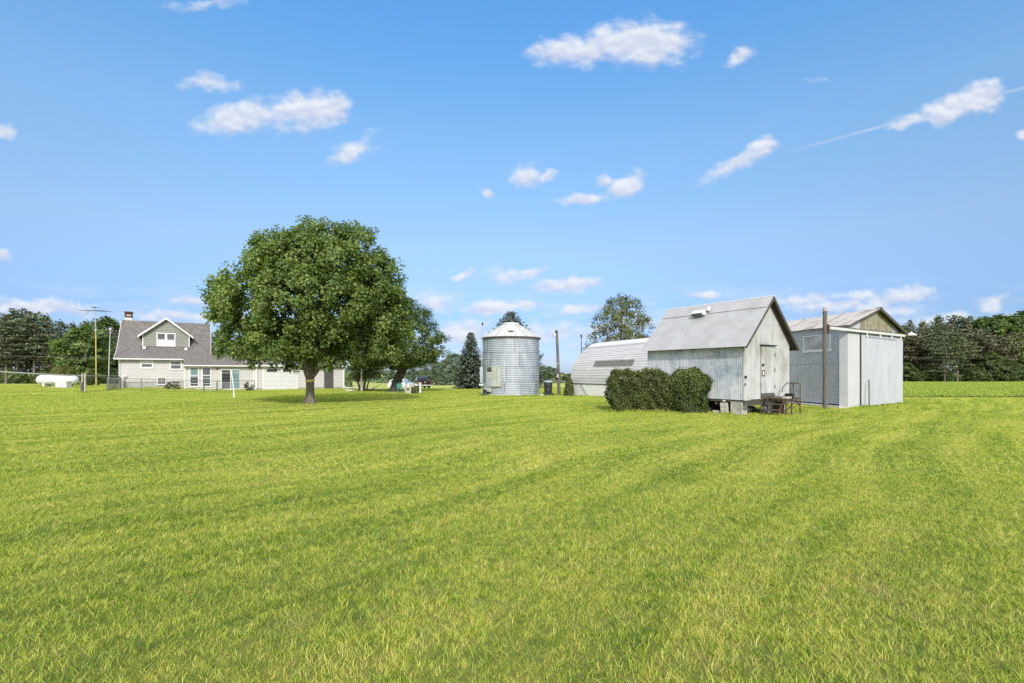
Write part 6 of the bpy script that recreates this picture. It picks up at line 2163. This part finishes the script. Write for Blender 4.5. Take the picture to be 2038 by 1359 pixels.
MB().lathe([(.0, -.05), (.085, -.05), (.085, -.02), (.0, -.02)], (0, 0, 0), 12, cap=False).build('emblem', MT['car_white'], tg)
e = [o for o in tg.children][0]
e.rotation_euler = (0, R(90), 0); e.location = (.0, 0, 1.05); e.scale = (.6, 1.5, 1)
MB().box(-.16, -.02, -.92, .92, .50, .68).build('bumper', MT['chrome'], truck)
MB().box(-.175, -.155, -.16, .16, .53, .66).build('number_plate', MT['white_dirty'], truck)
MB().box(.3, 1.6, -.75, .75, .34, .5).build('underbody', MT['black'], truck)

v = at_ground(806, 72)
car = thing('white_car', 'white car half hidden behind the dark leaning tree trunk', 'car', (v[0] - .3, v[1], v[2]), R(-24))
b = MB()
side_prism(b, [(-2.15, .35), (2.15, .32), (2.25, .55), (2.15, .80), (1.0, .95), (-2.05, 1.0), (-2.2, .7)], .9, lambda z: .9 - max(0, z - .8) * .2)
b.build('body', MT['car_white'], car, smooth=35)
cb = MB()
side_prism(cb, [(-2.0, .98), (-1.75, 1.40), (-1.2, 1.58), (.0, 1.60), (.35, 1.52), (1.05, .94)], .9, lambda z: .86 - max(0, z - .95) * .38)
cbo = cb.build('cabin', MT['car_white'], car, smooth=35)
for s in (-1, 1):
    b = MB()
    b.add([(-1.7, s * .835, 1.05), (.78, s * .835, 1.05), (.28, s * .675, 1.46), (-1.5, s * .675, 1.46)], [(0, 1, 2, 3) if s < 0 else (3, 2, 1, 0)])
    b.build('side_window', MT['glass_dark'], cbo)
    MB().box(2.08, 2.24, s * .66 - .14, s * .66 + .14, .60, .74).build('headlight', MT['glass_sky_tint'], car)
    for x in (-1.35, 1.35):
        wheel(car, x, s * .78, .33, .2)
b = MB()
b.add([(1.0, -.76, 1.0), (1.0, .76, 1.0), (.42, .62, 1.50), (.42, -.62, 1.50)], [(0, 1, 2, 3)])
b.build('windscreen', MT['glass_sky_tint'], cbo)
MB().box(2.20, 2.27, -.8, .8, .32, .52).build('bumper', MT['black'], car)

# ------------------------------------------------------------------ the yard left of the house
v = at_ground(115, 52)
tank = thing('gas_tank', 'long white gas tank with rounded ends and a domed lid lying on two feet', 'gas tank', v, R(2))
prof = []
Rt, Lt = .53, 1.62
for k in range(9):
    a = math.pi / 2 * k / 8
    prof.append((Rt * math.sin(a), -Lt - .48 * math.cos(a)))
prof += [(Rt, -.6), (Rt, .6)]
for k in range(8, -1, -1):
    a = math.pi / 2 * k / 8
    prof.append((Rt * math.sin(a), Lt + .48 * math.cos(a)))
n = 28
vs, fs = [], []
for rr, xx in prof:
    for k in range(n):
        a = 2 * math.pi * k / n
        vs.append((xx, rr * math.cos(a), .80 + rr * math.sin(a)))
for i in range(len(prof) - 1):
    for k in range(n):
        a, c = i * n + k, i * n + (k + 1) % n
        fs.append((a, c, c + n, a + n))
MB().add(vs, fs).build('shell', MT['tank'], tank, smooth=50)
MB().lathe([(.24, 1.28), (.25, 1.36), (.20, 1.45), (.08, 1.50), (.01, 1.505)], (-.12, 0, 0), 16).build('dome_lid', MT['rust'], tank, smooth=50)
for x in (-1.72, -.9, .9, 1.72):
    MB().tube([(x, 0, 1.29), (x, 0, 1.38)], .035, 6).build('lifting_lug', MT['white'], tank)
for x in (-1.15, 1.15):
    MB().box(x - .1, x + .1, -.42, .42, .02, .42).build('foot', MT['white'] if x < 0 else MT['black'], tank)
    MB().box(x - .28, x + .28, -.5, .5, -.15, .06).build('footing', MT['black'] if x < 0 else MT['concrete'], tank)
v = at_ground(126.5, 49.2)
ac = thing('generator_box', 'white box-shaped generator on a pale slab in front of the white tank', 'generator', v, R(3))
MB().box(-.54, .54, -.32, .32, .08, .62).build('housing', MT['white_dirty'], ac)
MB().box(-.57, .57, -.35, .35, .62, .69).build('lid', MT['white'], ac)
for k in range(7):
    MB().box(-.42, .42, -.335, -.318, .16 + k * .055, .19 + k * .055).build('louvre', MT['lead'], ac)
MB().box(-1.0, .85, -.55, .6, -.1, .07).build('slab', MT['concrete_pale'], ac)

# pair of posts holding the long grey rail
v = at_ground(163.8, 38.6)
for i, (dx_, hh, lb) in enumerate(((0, 1.58, 'pale weathered rail post, left one of the close pair before the house'), (.23, 1.60, 'pale weathered rail post, right one of the close pair before the house'))):
    x = v[0] + dx_
    o = MB().tube([(0, 0, -.1), (.0, 0, hh * .5), (.01, 0, hh)], [.075, .07, .06], 8).build('rail_post', MT['wood_pale'], smooth=50)
    if i == 0:
        MB().box(-.09, .07, -.09, .09, -.05, .85).build('splint', MT['wood_grey'], o)
    o.location = (x, v[1], v[2])
    tag(o, lb, 'post', 'pair of rail posts')
ra = [P(-60, 736, 36.5), P(30, 741.5, 37.0), P(100, 745.5, 38.0), P(166, 748, 38.6)]
rb_ = [P(166, 748, 38.6), P(200, 748.2, 42), P(236.5, 748, 46.0)]
o = MB().tube(ra + rb_[1:], [.062, .06, .055, .05, .05, .05], 8).build('long_rail', MT['rail'], smooth=50)
tag(o, 'long grey rail running level past the tank to the corner of the house', 'rail')
o = MB().tube([P(-40, 706.5, 44), P(60, 709, 44.8), P(150, 711, 45.5), P(228, 712.5, 46)], .022, 5).build('overhead_wire', MT['wire'])
tag(o, 'thin wire strung above the tank to the eave of the farmhouse', 'wire')

# antenna mast
v = at_ground(191.5, 56)
an_ = thing('antenna_mast', 'yellow and grey mast with a television antenna above the trees', 'antenna', v)
zt = top_h(188, 611, 56)
MB().tube([(0, 0, -.1), (-.03, 0, 3.6), (-.05, 0, 6.5)], [.055, .05, .045], 8).build('lower_mast', MT['yellow_pole'], an_, smooth=50)
MB().tube([(-.05, 0, 6.5), (-.1, 0, 8.0), (-.16, 0, zt)], [.045, .04, .025], 7).box(-.15, .03, -.07, .07, 6.4, 6.65).build('upper_mast', MT['galv'], an_)
zb_ = top_h(188, 617.5, 56)
b = MB()
b.tube([(-2.15, 0, zb_ + .05), (1.6, 0, zb_ - .08)], .016, 5)
for k in range(15):
    x = -2.05 + k * .25
    L = .35 + .55 * k / 15
    b.tube([(x, -L, zb_ + .03 - k * .008), (x, L, zb_ + .03 - k * .008)], .010, 4)
for (xa, za, xb, zb2) in ((-1.25, .35, -.85, -.02), (-1.15, -.42, -.7, .0), (-.95, .1, -.75, -.12)):
    b.tube([(xa, 0, zb_ + za), (xb, 0, zb_ + zb2)], .015, 4)
b.tube([(-.55, .1, zt - .03), (.05, -.1, zt - .0)], .02, 4).tube([(-.3, -.5, zt), (-.1, .5, zt)], .014, 4).box(-.25, -.05, -.08, .08, zt - .08, zt + .05)
b.build('antenna', MT['wood_dark'], an_)
# slim pale pole with a white cap by the fence
v = at_ground(215.5, 45.2)
sp2 = thing('slim_pole', 'slim pale greenish pole with a small white cap beside the house corner', 'pole', v)
zt = top_h(219.5, 656, 45.2)
MB().tube([(0, 0, -.1), (.08, 0, zt * .5), (.19, 0, zt)], [.04, .035, .03], 7).build('pole', MT['pale_pole'], sp2)
MB().lathe([(.03, zt), (.09, zt + .03), (.09, zt + .12), (.02, zt + .17)], (.19, 0, 0), 10).build('cap', MT['white'], sp2)

# clothes-line pole, leaning, white
v = at_ground(466.5, 31.2)
cl = thing('clothesline_pole', 'leaning white clothes-line pole standing in the lawn before the patio door', 'pole', v)
MB().tube([(0, 0, -.15), (-.06, 0, .9), (-.20, 0, 1.92)], [.05, .045, .04], 8).build('pole', MT['white'], cl, smooth=50)
MB().bar((-.34, 0, 1.90), (-.06, 0, 1.93), .03).build('crossbar', MT['white'], cl)

# chain-link fence: rails, posts and woven wire, with a gate
FZ = 1.06
fence = thing('chain_link_fence', 'low grey green chain-link fence with a gate in front of the farmhouse', 'fence', at_ground(281, 42.2))
fo = fence.location.copy()


def fpt(px, Y, z):
    v = G(px, Y)
    return Vector((v.x - fo.x, v.y - fo.y, v.z - fo.z + z))


def mesh_panel(a, c, z0, z1, step=.075, name='woven_wire', parent=None):
    """woven wire between two foot points"""
    b = MB()
    L = (c - a).length
    d = (c - a) / L
    nrm = Vector((-d.y, d.x, 0)) * .002
    h = z1 - z0
    w = .0022
    k = -h
    while k < L:
        for sgn in (1, -1):
            u0, u1 = (k, k + h) if sgn > 0 else (k + h, k)
            za, zb2 = 0.0, h
            # clip to the bay
            (ua, va), (ub, vb_) = (u0, za), (u1, zb2)
            def clip(ua, va, ub, vb_):
                t0, t1 = 0.0, 1.0
                du = ub - ua
                if abs(du) < 1e-6: return None
                for lim, sg in ((0, 1), (L, -1)):
                    t = (lim - ua) / du
                    if du * sg > 0: t0 = max(t0, t)
                    else: t1 = min(t1, t)
                if t1 <= t0: return None
                return ua + du * t0, va + (vb_ - va) * t0, ua + du * t1, va + (vb_ - va) * t1
            cpd = clip(ua, va, ub, vb_)
            if not cpd: continue
            p = a + d * cpd[0] + Vector((0, 0, z0 + cpd[1]))
            q = a + d * cpd[2] + Vector((0, 0, z0 + cpd[3]))
            off = Vector((0, 0, w))
            b.add([p - off, q - off, q + off, p + off], [(0, 1, 2, 3)])
            b.add([p - nrm, q - nrm, q + nrm, p + nrm], [(0, 1, 2, 3)])
        k += step
    return b.build(name, MT['fence'], parent or fence)


FP = [(213.5, 41.6), (281, 42.4), (346, 43.2), (405, 44.2), (432.5, 44.6), (506, 46.9)]
for i, (px, Y) in enumerate(FP):
    a = fpt(px, Y, 0)
    MB().tube([a + Vector((0, 0, -.1)), a + Vector((0, 0, FZ + (.06 if i in (0, 3, 4) else 0)))], .038 if i in (0, 3, 4) else .03, 8).build('post', MT['fence'], fence)
for i in range(len(FP) - 1):
    a, c = fpt(*FP[i], 0), fpt(*FP[i + 1], 0)
    if i == 3:
        gate = MB()
        u = (c - a).normalized()
        a2, c2 = a + u * .08, c - u * .08
        Zv = Vector((0, 0, 1))
        gate.tube([a2 + Zv * .1, a2 + Zv * (FZ - .06), a2 + u * .08 + Zv * (FZ + .02), c2 - u * .08 + Zv * (FZ + .02), c2 + Zv * (FZ - .06), c2 + Zv * .1, a2 + Zv * .1], .024, 7)
        go_ = gate.build('gate', MT['fence'], fence)
        mesh_panel(a2, c2, .1, FZ, .075, 'woven_wire', go_)
    else:
        MB().tube([a + Vector((0, 0, FZ)), c + Vector((0, 0, FZ))], .022, 7).build('top_rail', MT['fence'], fence)
        mesh_panel(a, c, .03, FZ)
# side run back to the house corner
a, c = fpt(213.5, 41.6, 0), Vector((HX - fo.x - .1, HY0 - fo.y + .4, .1))
MB().tube([a + Vector((0, 0, FZ)), c + Vector((0, 0, FZ))], .024, 7).build('top_rail', MT['fence'], fence)
m1 = a.lerp(c, .5)
MB().tube([m1 + Vector((0, 0, -.1)), m1 + Vector((0, 0, FZ))], .03, 7).build('post', MT['fence'], fence)
MB().tube([c + Vector((0, 0, -.1)), c + Vector((0, 0, FZ))], .03, 7).build('post', MT['fence'], fence)
mesh_panel(a, c, .03, FZ, .045)
v = at_ground(221, 43)
